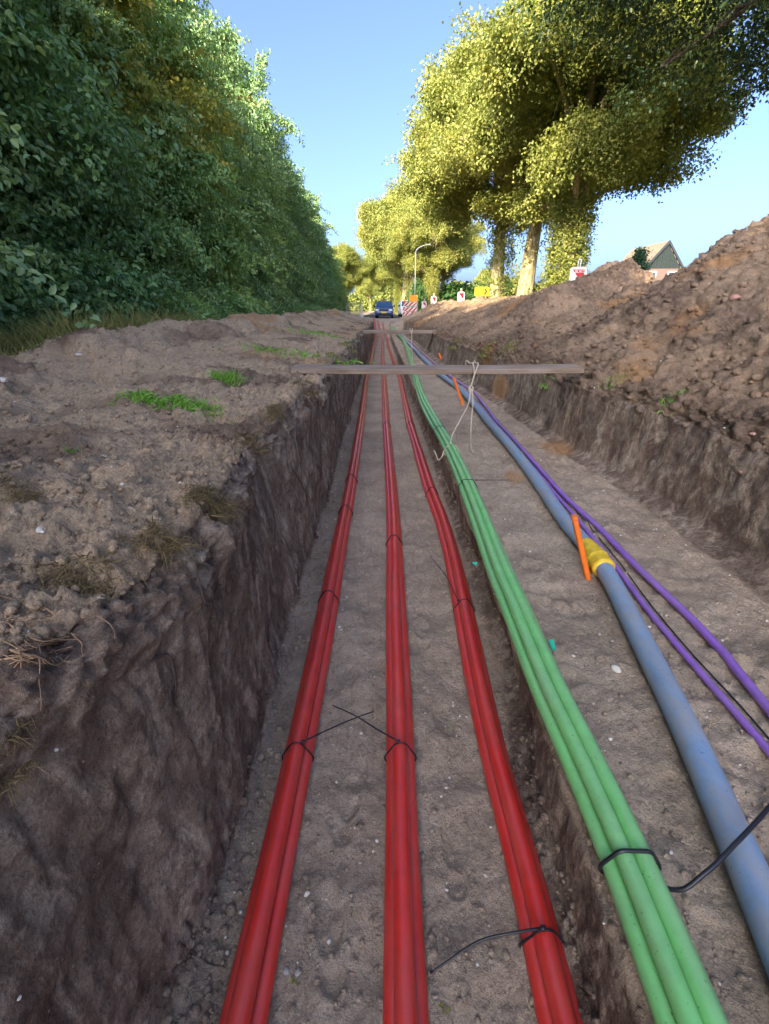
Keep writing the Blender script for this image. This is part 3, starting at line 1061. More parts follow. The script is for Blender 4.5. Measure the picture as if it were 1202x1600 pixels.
# ------------------------------------------------------------------ trees
def leaf_cloud(cent, out, n_per, spread, L, W, r, droop=.35, flat=0.0, broad=False):
    """one leaf cluster round every centre: kite shaped folded leaves"""
    n = len(cent) * n_per
    C = np.repeat(cent, n_per, 0)
    O = np.repeat(out, n_per, 0)
    off = r.normal(0, 1, (n, 3)) * spread * np.array((1, 1, .75))
    Pp = C + off
    A = O * .55 + r.normal(0, .75, (n, 3)) + np.array((0, 0, -droop))
    A /= np.linalg.norm(A, axis=1)[:, None]
    Nn = r.normal(0, .75, (n, 3)) + O * .45 + np.array((0, 0, .75))
    S = np.cross(A, Nn)
    S /= np.linalg.norm(S, axis=1)[:, None] + 1e-9
    Nn = np.cross(S, A)
    l = (L * r.uniform(.65, 1.25, n))[:, None]
    w = (W * r.uniform(.7, 1.2, n))[:, None]
    fold = w * r.uniform(.05, .5, n)[:, None]
    cv = np.repeat(r.uniform(0, 1, len(cent)), n_per) * .6 + r.uniform(0, 1, n) * .4
    if broad:                                  # rounder leaf with a bent tip
        v = np.stack([Pp, Pp + A * l * .28 + S * w * .85 + Nn * fold, Pp + A * l * .66 + S * w * .72 + Nn * fold * .6 - Nn * l * .03,
                      Pp + A * l - Nn * l * .16, Pp + A * l * .66 - S * w * .72 + Nn * fold * .6 - Nn * l * .03, Pp + A * l * .28 - S * w * .85 + Nn * fold], 1).reshape(-1, 3)
        i = np.arange(n)[:, None] * 6
        f = np.stack([i + (0, 1, 2), i + (0, 2, 3), i + (0, 3, 4), i + (0, 4, 5)], 1).reshape(-1, 3)
        return v, f, np.repeat(cv, 6)
    v = np.stack([Pp, Pp + A * l * .45 + S * w + Nn * fold, Pp + A * l - Nn * l * .12, Pp + A * l * .45 - S * w + Nn * fold], 1).reshape(-1, 3)
    i = np.arange(n)[:, None] * 4
    f = np.stack([i + (0, 1, 2), i + (0, 2, 3)], 1).reshape(-1, 3)
    return v, f, np.repeat(cv, 4)


def blob_clusters(blobs, n, r, inner=.45, rough=.25):
    b = np.array(blobs, float)                 # x y z rx ry rz
    wgt = (b[:, 3] * b[:, 4] + b[:, 4] * b[:, 5] + b[:, 3] * b[:, 5])
    k = r.choice(len(b), n, p=wgt / wgt.sum())
    d = r.normal(0, 1, (n, 3))
    d /= np.linalg.norm(d, axis=1)[:, None]
    rad = inner + (1 - inner) * r.uniform(0, 1, n) ** .45
    rad *= 1 + rough * vnoise(d * 2.3 + k[:, None] * 7.7, 5)
    c = b[k, :3] + d * b[k, 3:6] * rad[:, None]
    return c, d


def leaf_mesh(name, parts):
    vs, fs, cs, n = [], [], [], 0
    for v, f, c in parts:
        vs.append(v); fs.append(f + n); cs.append(c); n += len(v)
    me = mesh_np(name, np.concatenate(vs), np.concatenate(fs))
    attr(me, "v", np.concatenate(cs))
    return me


def trunk_mb(r, h, r0, blobs, lean=(0, 0), nlimb=8, zfork=.35):
    m = MB()
    k = np.linspace(0, 1, 14)
    pts = np.stack([lean[0] * k * h + .06 * np.sin(k * 5 + 1) * r0 * 4, lean[1] * k * h + .05 * np.cos(k * 4) * r0 * 4, -.15 + k * h], 1)
    rad = r0 * (1 - .78 * k) * (1 + .55 * np.exp(-k * 14))
    m.tube(pts, rad, 12)
    order = sorted(blobs, key=lambda b: b[2])
    pick = [order[int(i)] for i in np.linspace(0, len(order) - 1, nlimb)]
    for b in pick:
        s = np.clip(zfork + .5 * (b[2] / h - zfork) * r.uniform(.5, 1.0), .15, .92)
        a = np.array([np.interp(s, k, pts[:, j]) for j in range(3)])
        e = np.array(b[:3])
        mid = (a + e) / 2 + np.array((0, 0, .12 * np.linalg.norm(e - a)))
        sp = spline([a, mid, e], .35)
        ra = float(np.interp(s, k, rad)) * .55
        m.tube(sp, np.linspace(ra, ra * .22, len(sp)), 7)
        for _ in range(3):
            q = sp[r.integers(len(sp) // 2, len(sp))]
            e2 = q + r.normal(0, 1, 3) * np.array(b[3:6]) * .6
            s2 = spline([q, (q + e2) / 2 + np.array((0, 0, .1)), e2], .35)
            m.tube(s2, np.linspace(ra * .3, ra * .06, len(s2)), 5)
    return m


def hedge_tree_meshes(seed, H, rad, nclus, n_per, L, W, spread, mat, sprays=330):
    r = np.random.default_rng(seed)
    blobs = []
    z = .6
    while z < H - .6:
        f = z / H
        rr_ = rad * (1.0 if f < .5 else 1.0 - .72 * ((f - .5) / .5) ** 1.3) * r.uniform(.8, 1.12)
        nb = 5 if f < .75 else 3
        a0 = r.uniform(0, 6.28)
        for j in range(nb):
            a = a0 + j * 6.283 / nb + r.uniform(-.5, .5)
            d = rr_ * r.uniform(.45, .78)
            s = rr_ * r.uniform(.22, .42)
            blobs.append((d * math.cos(a), d * math.sin(a), z + r.uniform(-.4, .4), s * 1.1, s * 1.1, s * r.uniform(.6, .9)))
        blobs.append((0, 0, z, rr_ * .45, rr_ * .45, rr_ * .5))
        z += rad * r.uniform(.26, .36)
    blobs.append((0, 0, H - .5, .35, .35, .7))
    c, o = blob_clusters(blobs, nclus, r, .5, .35)
    parts = [leaf_cloud(c, o, n_per, spread, L, W, r, .55, broad=True)]
    cc, oo = [], []
    for _ in range(sprays):
        b = blobs[r.integers(0, len(blobs))]
        d = np.array(b[:3]) * (1, 1, 0)
        d = d / (np.linalg.norm(d) + .1) + r.normal(0, .55, 3)
        d[2] = abs(d[2]) * .7 + .05 + (1.2 if b[2] > H * .8 else 0)
        d /= np.linalg.norm(d)
        p = np.array(b[:3]) + d * np.array(b[3:6]) * .8
        ln = r.uniform(.45, 1.15) * (1.35 if r.uniform() < .12 else 1)
        sag = r.uniform(.25, .8)
        for t in np.linspace(0, 1, 10):
            cc.append(p + d * ln * t + np.array((0, 0, -sag * ln * t * t)))
            oo.append(d + np.array((0, 0, -1.2 * sag * t)))
    parts.append(leaf_cloud(np.array(cc), np.array(oo), 6, .055, L, W, r, .45, broad=True))
    crown = leaf_mesh("crown", parts)
    crown.materials.append(mat)
    tm = trunk_mb(r, H * .9, .13, blobs, (r.uniform(-.03, .03), r.uniform(-.03, .03)), 14, .1)
    return crown, tm


def make_tree(name, label, cat, crown_me, trunk_src, bark, loc, rz=0, sc=1.0, group=None):
    root = empty(name, loc, rz)
    root.scale = (sc, sc, sc) if np.isscalar(sc) else sc
    tag(root, label, cat, group)
    link("crown", crown_me, None, root)
    if isinstance(trunk_src, MB):
        t = trunk_src.build("trunk", bark, root, True)
        return root, t.data
    link("trunk", trunk_src, bark, root)
    return root, trunk_src


hv = []
for s, (H, rad) in enumerate(((9.6, 2.5), (8.8, 2.35), (10.2, 2.6))):
    hv.append(list(hedge_tree_meshes(100 + s, H, rad, 5000, 16, .115, .036, .12, (M['leaf_hedge'], M['leaf_hedge_pale'], M['leaf_hedge_blue'])[s])))
spec = []
yy = -13.5
i = 0
while yy < 78:
    spec.append((-7.45 + .4 * math.sin(i * 2.3), yy, i % 3, 1.0 + (.17 if yy > 16 else .08) * math.sin(i * 1.7 + i * i * .3)))
    yy += 2.55 + .35 * math.sin(i * 3.1)
    i += 1
near_words = ["dense dark green tree nearest the camera at the left edge, behind the low soil heap", "dark green tree with a drooping leafy face, second in the left hedge row",
              "tall dark green tree above the notch in the left soil heap", "full dark tree behind the rounded heap top on the left",
              "dark green tree rising behind the patch of dry grass", "glossy dark tree with a bluish face beside the dry grass patch",
              "slender topped dark tree in the middle of the left row", "dark tree whose leafy tip stands out against the sky"]
cnt = 0
for (x, y_, k, sc_) in spec:
    H = (9.6, 8.8, 10.2)[k]
    tall = np.interp(y_, [-14, -3, 2, 6, 14, 22, 32, 45, 60, 78], [1.5, 1.48, 1.2, 1.02, .93, 1.06, 1.2, 1.14, .84, .72])  # out-of-view trees behind the camera added and made taller to shade the heap
    s = sc_ * tall
    if y_ > 4 and cnt < len(near_words):
        lab = near_words[cnt]; cnt += 1
    elif y_ <= 4:
        lab = "unseen tall dark green tree added to the hedge row beside and behind the camera for its shade"
    elif y_ < 45:
        lab = "dark green tree in the farther middle part of the left hedge row"
    else:
        lab = "small looking dark green tree at the far end of the left hedge row"
    xx = x - .5 * (s - 1) * 2.5
    root, hv[k][1] = make_tree("hedge_tree", lab, "tree", hv[k][0], hv[k][1], M['barkdark'], (xx, y_, float(G(y_)) - .02), R(97 * cnt + 53 * k + y_ * 31), (min(s, 1.08), min(s, 1.08), s), "trees of the left hedge row")
# a second, taller row behind, the first two with sun on their tops put into the leaf colour
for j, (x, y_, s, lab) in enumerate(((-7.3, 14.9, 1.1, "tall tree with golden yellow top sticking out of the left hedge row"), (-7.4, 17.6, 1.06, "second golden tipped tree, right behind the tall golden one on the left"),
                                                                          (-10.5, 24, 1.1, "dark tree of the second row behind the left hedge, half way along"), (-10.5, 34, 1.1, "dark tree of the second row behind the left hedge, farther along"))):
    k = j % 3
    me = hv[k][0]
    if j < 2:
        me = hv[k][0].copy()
        me.materials.append(M['leaf_sunlit_gold'])          # crown top gilded: turned leaves plus sunlight put into the colour
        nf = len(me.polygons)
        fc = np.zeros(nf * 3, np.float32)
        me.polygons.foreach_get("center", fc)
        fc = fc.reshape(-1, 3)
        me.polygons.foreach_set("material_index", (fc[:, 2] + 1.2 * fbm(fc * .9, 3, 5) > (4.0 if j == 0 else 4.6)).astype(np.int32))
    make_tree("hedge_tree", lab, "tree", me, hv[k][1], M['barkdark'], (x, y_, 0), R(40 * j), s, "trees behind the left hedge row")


def oak_meshes(seed, H, rad, zb, nclus, n_per, L, W, spread, mat, r0, shag=0, zf=.38):
    r = np.random.default_rng(seed)
    blobs = []
    zc, rz_ = (H + zb) / 2, (H - zb) / 2
    for j in range(40):
        d = r.normal(0, 1, 3); d /= np.linalg.norm(d)
        q = r.uniform(.48, .84)
        s = r.uniform(.19, .31) * rad
        c0 = np.array((d[0] * rad * q, d[1] * rad * q, zc + d[2] * rz_ * q))
        blobs.append((*c0, s * .8, s * .8, s * .6))
        for _ in range(5):
            e = r.normal(0, 1, 3) + d * .7; e /= np.linalg.norm(e)
            s2 = s * r.uniform(.38, .62)
            blobs.append((*(c0 + e * s * np.array((1, 1, .7)) * r.uniform(.8, 1.15)), s2, s2, s2 * .72))
    c, o = blob_clusters(blobs, nclus, r, .45, .35)
    parts = [leaf_cloud(c, o, n_per, spread, L, W, r, .3)]
    cc, oo = [], []
    for _ in range(90):
        b = blobs[r.integers(0, len(blobs))]
        d = r.normal(0, 1, 3); d[2] = d[2] * .5 - .1; d /= np.linalg.norm(d)
        p = np.array(b[:3]) + d * np.array(b[3:6]) * .9
        ln = r.uniform(.4, 1.1)
        for t in np.linspace(0, 1, 8):
            cc.append(p + d * ln * t + np.array((0, 0, -.3 * t * t))); oo.append(d)
    parts.append(leaf_cloud(np.array(cc), np.array(oo), 6, .11, L, W, r, .4))
    tm = trunk_mb(r, H * .8, r0, blobs, (r.uniform(-.02, .02), r.uniform(-.02, .02)), 16, zf)
    if shag:
        a = r.uniform(0, 6.28, shag)
        z = r.uniform(.2, zb + .4, shag)
        d = np.stack([np.cos(a), np.sin(a), a * 0], 1)
        cpos = d * (r0 * (1.05 - z / H * .5) + r.uniform(0, .35, shag) * (.5 + z / 5))[:, None]
        cpos[:, 2] = z
        parts.append(leaf_cloud(cpos, d, 12, .13, L * .9, W * .9, r, .3))
    crown = leaf_mesh("crown", parts)
    crown.materials.append(mat)
    return crown, tm


ov = [list(oak_meshes(201, 12.2, 5.2, 4.9, 10500, 18, .125, .046, .20, M['leaf_oak'], .5, 1500)),
      list(oak_meshes(202, 11.4, 5.4, 4.0, 10500, 18, .125, .046, .20, M['leaf_oak'], .42, 260)),
      list(oak_meshes(203, 12.4, 5.5, 4.7, 10500, 18, .125, .046, .20, M['leaf_oak'], .45, 120))]
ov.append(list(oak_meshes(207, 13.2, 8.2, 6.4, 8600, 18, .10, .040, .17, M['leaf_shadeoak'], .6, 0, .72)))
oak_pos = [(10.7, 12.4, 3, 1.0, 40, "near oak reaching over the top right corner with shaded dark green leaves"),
           (8.0, 22.5, 0, .94, 10, "oak with a trunk shrouded in leafy shoots, right beside the red and white sign"),
           (7.75, 27.0, 2, 1.08, 130, "oak with a bare pale sunlit trunk, second from the sign"),
           (7.5, 33.0, 1, 1.22, 220, "oak with a leaning grey trunk just right of the yellow sign"),
           (5.9, 60, 0, 1.0, 75, "oak standing between the yellow sign and the street lamp"),
           (4.2, 67, 1, 1.34, 300, "oak just behind the street lamp"),
           (3.7, 76, 2, 1.34, 160, "far oak in the avenue past the street lamp"),
           (3.3, 87, 0, 1.25, 20, "far oak in the avenue past the street lamp"),
           (3.0, 100, 1, 1.25, 100, "far oak in the avenue past the street lamp"),
           (2.9, 114, 2, 1.2, 260, "far oak in the avenue past the street lamp"),
           (9.5, 80, 2, 1.1, 200, "oak right of the avenue, deep behind the yellow sign"),
           (-7.0, 92, 0, .9, 60, "far sunlit oak beyond the left hedge row, above the van"),
           (-7.5, 108, 2, .9, 200, "far sunlit oak beyond the left hedge row, above the van"),
           (-3.5, 160, 1, 1.0, 0, "farthest oak closing the view behind the van")]
oak_pos += [(-44 + 12.5 * j + 3 * math.sin(j * 2.2), 205 + 14 * math.sin(j * 1.3), j % 3, 1.15 + .2 * math.sin(j * 2.9), 50 * j, "distant oak in the tree line along the horizon") for j in range(11)]
for (x, y_, k, s, rz, lab) in oak_pos:
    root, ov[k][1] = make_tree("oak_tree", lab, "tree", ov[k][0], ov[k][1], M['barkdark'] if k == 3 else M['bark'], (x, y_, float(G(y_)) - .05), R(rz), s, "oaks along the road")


# bushes and far hedges
def bush_mesh(seed, w, h, nclus, n_per, L, W, mat, spread=.12):
    r = np.random.default_rng(seed)
    blobs = []
    for j in range(16):
        a = r.uniform(0, 6.28); d = w * r.uniform(.0, .62)
        s = w * r.uniform(.28, .45)
        blobs.append((d * math.cos(a), d * math.sin(a), h * r.uniform(.15, .72), s, s, h * r.uniform(.18, .3)))
    c, o = blob_clusters(blobs, nclus, r)
    me = leaf_mesh("foliage", [leaf_cloud(c, o, n_per, spread, L, W, r, .2)])
    me.materials.append(mat)
    return me


def bush(me, loc, sc, rz, label, group=None, name="bush"):
    root = empty(name, loc, rz)
    root.scale = sc
    tag(root, label, "bush", group)
    link("foliage", me, None, root)
    m = MB()
    rr2 = np.random.default_rng(int(abs(loc[0] * 31 + loc[1] * 17)))
    for _ in range(5):
        e = rr2.normal(0, .35, 3); e[2] = .7
        m.tube(spline([(0, 0, -.1), e * .5 + rr2.normal(0, .05, 3), e], .15), .02, 5)
    m.build("stem", M['barkdark'], root, True)
    return root


bm1 = bush_mesh(301, 1.0, 1.2, 1500, 13, .065, .02, M['leaf_hedge'])
bm2 = bush_mesh(302, 1.0, 1.3, 700, 10, .16, .05, M['leaf_bush'], .18)
bspots = [(-5.0, 3.4), (-4.7, 4.5), (-5.7, 5.6), (-6.0, 7.4), (-5.8, 9.4), (-4.9, 11.8), (-4.8, 14.2), (-4.7, 17.0), (-4.8, 20), (-4.7, 24), (-4.6, 28), (-4.5, 33), (-4.3, 38)]
blab = ["low leafy bush at the left edge beneath the trees", "low leafy bush filling the notch left of the rounded heap"] 
for j, (x, y_) in enumerate(bspots):
    s = .75 + .3 * math.sin(j * 2.1) ** 2
    lab = blab[j] if j < 2 else "low dark bush in the row at the foot of the left hedge trees"
    bush(bm1, (x, y_, gz(x, y_) - .05), (s, s * 1.3, s * .8), R(50 * j), lab, "bushes at the foot of the left hedge")
rb_spots = [(12, 40, 2.6, 2.6), (15.5, 44, 2.6, 2.4), (19, 46, 2.6, 2.2), (10, 48, 2.4, 2.2), (23, 48, 2.5, 2.2), (27, 52, 2.5, 2.2), (13, 58, 3.2, 3.6), (9.5, 62, 2.8, 3.6), (18, 66, 3, 3), (11.5, 76, 3.5, 4), (24, 70, 3, 3)]
for j, (x, y_, w, h) in enumerate(rb_spots):
    lab = ("sunlit green bush in the field hedge seen between the oak trunks" if j < 6 else "taller green bush in the far field hedge behind the oak trunks")
    bush(bm2, (x, y_, float(G(y_))), (w, w, h * .75), R(67 * j), lab, "field hedge bushes behind the oaks")
bush(bm2, (3.9, 56, float(G(57))), (1.2, 1.2, 2.6), 0, "bright green tall bush under the street lamp beside the orange sign")

r = np.random.default_rng(321)
n = 5200
fx = r.uniform(-75, 95, n)
fh = 6.5 + 2.5 * np.sin(fx * .21) + 1.6 * np.sin(fx * .63 + 1)
cc = np.stack([fx, 180 + r.uniform(-3, 3, n), -.3 + fh * r.uniform(0, 1, n) ** .8], 1)
me = leaf_mesh("far_wood", [leaf_cloud(cc, np.tile(np.array((0, -1.0, .3)), (n, 1)), 9, .55, .75, .3, r, .1)])
me.materials.append(M['leaf_oak'])
tag(link("far_wood", me), "pale far wood closing the horizon behind the avenue", "wood", None, "stuff")

# small conifer like shrub in front of the house
p = at(993, 440, Y=36)
r = np.random.default_rng(77)
n = 700
zc_ = r.uniform(0, 1, n) ** 1.3
a = r.uniform(0, 6.28, n)
rad_ = (1 - zc_) * 1.05 * r.uniform(.4, 1, n) * (1 + .35 * np.sin(zc_ * 26) + .3 * np.sin(a * 3 + zc_ * 9)) + .05
cc = np.stack([np.cos(a) * rad_, np.sin(a) * rad_, .25 + zc_ * 2.95], 1)
oo = np.stack([np.cos(a), np.sin(a), a * 0 + .1], 1)
cme = leaf_mesh("crown", [leaf_cloud(cc, oo, 16, .12, .13, .03, r, .1)])
cme.materials.append(M['leaf_conifer'])
topz = at(993, 391, Y=36).z
m = MB()
m.tube([(0, 0, -.1), (.02, 0, 1.5), (0, .02, 3.0)], [.07, .05, .015], 8)
make_tree("conifer_shrub", "small pointed dark green conifer in front of the tan roofed farmhouse", "tree", cme, m, M['barkdark'], (p.x, 36, topz - 4.7), 0, 1.45)

# ------------------------------------------------------------------ house
def house():
    M['roof'] = simple("thatch_roof", (.20, .15, .105), .95, .18, 3, .1, bmp=.5)
    M['boards'] = simple("green_boards", (.022, .030, .028), .8, .3, 6, .2)
    M['fascia'] = simple("slate_verge", (.02, .025, .032), .7, .15, 5)
    M['brick'] = simple("house_brick", (.13, .09, .075), .9, .25, 8, .2)
    Y0 = 72.0
    apex = at(1045, 379, Y=Y0)
    eave = at(1011, 415, Y=Y0)
    hw, zr, ze = 4.6, apex.z, apex.z - (apex.z - eave.z) * 4.6 / (apex.x - eave.x)
    root = empty("farmhouse", (apex.x, Y0, 0))
    tag(root, "brick farmhouse with tan roof and green boarded gable behind the right soil heap", "house")
    Ln = 17.0
    zb = eave.z - .3
    wz = ze - .1
    m = MB()
    m.box((0, Ln / 2 - 2 + .0, wz / 2 - .2), (2 * hw - .6, Ln - 4, wz + .4))
    m.build("wall", M['brick'], root)
    # brick gable below the boards
    sl = (zr - ze) / hw
    xb = (zr - zb) / sl
    m = MB()
    m.prism([(-hw + .3, ze - 1.2), (hw - .3, ze - 1.2), (hw - .3, ze), (xb - .1, zb), (-xb + .1, zb), (-hw + .3, ze)], -.02, .35)
    m.build("gable_wall", M['brick'], root)
    m = MB()
    nb = 17
    for k in range(nb):
        x0, x1 = -xb + 2 * xb * k / nb + .015, -xb + 2 * xb * (k + 1) / nb - .015
        f = lambda x: zr - abs(x) * sl - .12
        poly = [(x0, zb), (x1, zb), (x1, max(zb + .02, f(x1))), (x0, max(zb + .02, f(x0)))]
        if x0 < 0 < x1: poly = [(x0, zb), (x1, zb), (x1, f(x1)), (0, f(0)), (x0, f(x0))]
        m.prism(poly, -.10 - .02 * (k % 2), .25)
    m.build("gable_boards", M['boards'], root)
    m = MB()
    for sx in (-1, 1):
        m.prism([(0, zr + .28), (0, zr - .12), (sx * (hw + .5), ze - .5 * sl - .12), (sx * (hw + .5), ze - .5 * sl + .28)], -.35, -.13)
    m.build("verge_board", M['fascia'], root)
    rf = MB()
    v, f = [], []
    for (yy_, k) in ((-.12, 1), (Ln - 7, 1), (Ln, .0)):
        top = zr + .25 if k else ze + .8
        v += [(-(hw + .5), yy_, ze - .5 * sl + .25), (0, yy_, top), (hw + .5, yy_, ze - .5 * sl + .25), (-(hw + .3), yy_, ze - .5 * sl - .1), (0, yy_, top - .4), (hw + .3, yy_, ze - .5 * sl - .1)]
    for s_ in (0, 6):
        f += [(s_ + 0, s_ + 1, s_ + 7, s_ + 6), (s_ + 1, s_ + 2, s_ + 8, s_ + 7), (s_ + 3, s_ + 9, s_ + 10, s_ + 4), (s_ + 4, s_ + 10, s_ + 11, s_ + 5), (s_ + 0, s_ + 6, s_ + 9, s_ + 3), (s_ + 2, s_ + 5, s_ + 11, s_ + 8)]
    f += [(0, 3, 4, 1), (1, 4, 5, 2), (12, 13, 16, 15), (13, 14, 17, 16)]
    rf.add(v, f)
    rf.build("roof", M['roof'], root)
    for (wx, ww) in ((-2.1, 2.6), (1.6, 1.6)):
        fr = MB()
        zc2 = zb - 1.0
        for (cx, cz, sx, sz) in ((wx, zc2 + .55, ww, .12), (wx, zc2 - .55, ww, .12), (wx - ww / 2 + .06, zc2, .12, .98), (wx + ww / 2 - .06, zc2, .12, .98), (wx, zc2, .10, .98)):
            fr.box((cx, -.06, cz), (sx, .10, sz))
        fo = fr.build("window", M['white'], root)
        gm = MB()
        gm.box((wx, -.03, zc2), (ww - .24, .03, .98))
        gm.build("pane", M['glass'], fo)


house()

# ------------------------------------------------------------------ vehicles
def vehicle(name, label, cat, loc, paint, W=.96, L=4.9, H=1.9, hood=1.12, sc=1.0, rz=0.0):
    """front at local y=0 facing -y"""
    root = empty(name, loc, rz)
    tag(root, label, cat)
    prof = [(.12, .26), (.0, .34), (-.04, .55), (.0, .74), (.10, .92), (.35, hood - .04), (.85, hood + .06), (1.62, H - .10), (1.95, H - .01), (2.6, H), (L - .35, H - .02), (L - .12, H - .12), (L, 1.05), (L + .02, .6), (L - .05, .3)]
    wid = lambda z: W * (1 - .14 * max(0, (z - hood) / (H - hood))) * (1 - .03 * max(0, (.5 - z) / .3))
    ts = [-1, -.985, -.94, -.8, -.4, 0, .4, .8, .94, .985, 1]
    vs, fs = [], []
    n = len(prof)
    for (py, pz) in prof:
        for t in ts:
            e = abs(t)
            pull = .10 * max(0, (e - .75) / .25) ** 2
            yv = py + (pull if py < L / 2 else -pull)
            zv = pz - (.05 * max(0, (e - .8) / .2) ** 2 if pz > hood else 0)
            vs.append((t * wid(pz), yv, zv))
    k = len(ts)
    for i in range(n - 1):
        for j in range(k - 1):
            fs.append((i * k + j, i * k + j + 1, (i + 1) * k + j + 1, (i + 1) * k + j))
    for j in (0, k - 1):
        fs.append(tuple(i * k + j for i in range(n)))
    fs.append(tuple(j for j in range(k)) + tuple((n - 1) * k + j for j in range(k - 1, -1, -1)))
    MB().add(vs, fs).build("body", paint, root, False)

    def on_front(px_, t):          # point on the windscreen slope, a little proud
        y0, z0 = .85, hood + .06
        y1, z1 = 1.62, H - .10
        yv, zv = y0 + (y1 - y0) * px_, z0 + (z1 - z0) * px_
        e = abs(t)
        return (t * wid(zv), yv - .025 + .10 * max(0, (e - .75) / .25) ** 2, zv + .015)
    g_ = MB()
    cols_ = [-.86, -.5, 0, .5, .86]
    g_.add([on_front(q, t) for q in (.06, .94) for t in cols_], [(j, j + 1, j + 6, j + 5) for j in range(4)])
    g_.build("windscreen", M['glass'], root)
    for sx in (-1, 1):
        g_ = MB()
        z0, z1 = hood + .1, H - .22
        g_.add([(sx * (wid(z0) + .006), 1.15, z0), (sx * (wid(z0) + .006), 2.1, z0), (sx * (wid(z1) + .006), 2.1, z1), (sx * (wid(z1) + .006), 1.72, z1)], [(0, 1, 2, 3)])
        g_.build("side_window", M['glass'], root)
        h = MB()
        h.box((sx * W * .76, .06, .80), (W * .36, .12, .20), Matrix.Rotation(R(-sx * 8), 3, 'Z'), .03)
        h.build("headlight", M['lens'], root)
        mi = MB()
        mi.box((sx * (W + .13), 1.15, hood + .16), (.16, .10, .22), None, .03)
        mi.box((sx * (W + .03), 1.17, hood + .12), (.10, .05, .06))
        mi.build("mirror", M['black'], root)
        for yw in (.85, L - .95):
            w = MB()
            a = np.linspace(0, 2 * math.pi, 21)[:-1]
            for (r0, r1, xo) in ((.33, .31, .0),):
                ring_ = [(sx * (W - .21), r0 * math.cos(t), r0 * math.sin(t)) for t in a] + [(sx * (W - .02), r0 * math.cos(t), r0 * math.sin(t)) for t in a] + [(sx * (W + .008), r1 * .92 * math.cos(t), r1 * .92 * math.sin(t)) for t in a]
                q = [(i, (i + 1) % 20, (i + 1) % 20 + 20, i + 20) for i in range(20)] + [(i + 20, (i + 1) % 20 + 20, (i + 1) % 20 + 40, i + 40) for i in range(20)] + [tuple(range(20)), tuple(range(40, 60))]
                w.add([(p0, p1 + yw, p2 + .33) for p0, p1, p2 in ring_], q)
            wo = w.build("wheel", M['tyre'], root)
            rm = MB()
            ring_ = [(sx * (W + .015), .2 * math.cos(t) + yw, .2 * math.sin(t) + .33) for t in a] + [(sx * (W - .02), .05 * math.cos(t) + yw, .05 * math.sin(t) + .33) for t in a]
            rm.add(ring_, [(i, (i + 1) % 20, (i + 1) % 20 + 20, i + 20) for i in range(20)])
            rm.build("rim", M['rim'], wo)
    gr = MB()
    gr.box((0, -.015, .80), (W * .95, .06, .17), None, .02)
    gr.box((0, -.05, .42), (W * 1.5, .05, .14), None, .02)
    gr.build("grille", M['black'], root)
    pl = MB()
    pl.box((0, -.075, .56), (.52, .02, .12), None, .008)
    pl.build("number_plate", M['plate'], root)
    root.scale = (sc, sc, sc)
    return root


pv = at(600, 496, Y=50)
vehicle("parked_van", "dark blue van parked head on at the far end of the trench", "van", (pv.x, 50, gz(pv.x, 50) + .0), M['carblue'], .93, 4.9, 1.68, 1.02, .95, R(-2))
pc = at(636, 480, Y=57)
vehicle("parked_car", "white car half hidden behind the red and white barrier", "car", (pc.x + .25, 57, float(G(57)) + .02), M['carwhite'], .92, 4.3, 1.78, 1.02, 1.0, R(3))


# ------------------------------------------------------------------ signs, barrier, lamp, fence
def text_mesh(body, size, parent, loc, rot, mat, name="lettering"):
    cu = bpy.data.curves.new(name, 'FONT')
    cu.body = body
    cu.size = size
    cu.extrude = .002
    cu.align_x = 'CENTER'
    o = bpy.data.objects.new(name, cu)
    col.objects.link(o)
    dg = bpy.context.evaluated_depsgraph_get()
    me = bpy.data.meshes.new_from_object(o.evaluated_get(dg))
    bpy.data.objects.remove(o)
    o2 = link(name, me, mat, parent)
    o2.location = loc
    o2.rotation_euler = rot
    return o2


def beacon(px, top, Y, wpx, hpx, label, rz=0, text=None):
    """white board with a red triangle and a carrying handle"""
    pt = at(px, top, Y=Y)
    zc = (pt - CAM).dot(Vector((math.sin(YAW) * math.cos(PITCH), math.cos(YAW) * math.cos(PITCH), -math.sin(PITCH))))
    w = wpx / F * zc
    h = hpx / F * zc
    root = empty("warning_board", (pt.x, Y, pt.z - h), rz)
    tag(root, label, "sign", "red and white warning boards along the heap")
    m = MB()
    c = w * .12
    m.prism([(-w / 2, c), (-w / 2 + c, 0), (w / 2 - c, 0), (w / 2, c), (w / 2, h - c), (w / 2 - c, h), (-w / 2 + c, h), (-w / 2, h - c)], -.025, .025)
    m.build("board", M['white'], root)
    m = MB()
    ht = w * 1.0
    m.prism([(-w * .36, h - w * .14), (w * .36, h - w * .14), (w * .34, h - ht)], -.031, -.0255)
    m.build("red_triangle", M['signred'], root)
    m = MB()
    hh = w * .42
    for sx in (-1, 1):
        m.box((sx * w * .08, 0, h + hh / 2), (w * .05, .035, hh))
    m.box((0, 0, h + hh), (w * .21, .036, w * .06))
    m.build("handle", M['white'], root)
    m = MB()
    m.box((0, .0, -.5), (w * .25, .04, 1.0))
    m.build("post", M['metal'], root)
    if text:
        text_mesh(text, w * .24, root, (w * .10, -.034, h - w * .33), (R(90), 0, 0), M['white'])
    return root


beacon(905, 417, 14.6, 25, 34, "largest red and white warning board on the heap crest right of the oaks", R(-6), "BUKO")
beacon(721, 456, 34, 11, 18, "small red and white warning board on the heap just left of the yellow sign", R(4))
beacon(678, 463, 44, 9, 14, "small pale warning board on the heap at the foot of an oak", R(10))
beacon(663, 471, 46, 7.5, 12, "smallest warning board, just right of the striped barrier", R(-8))


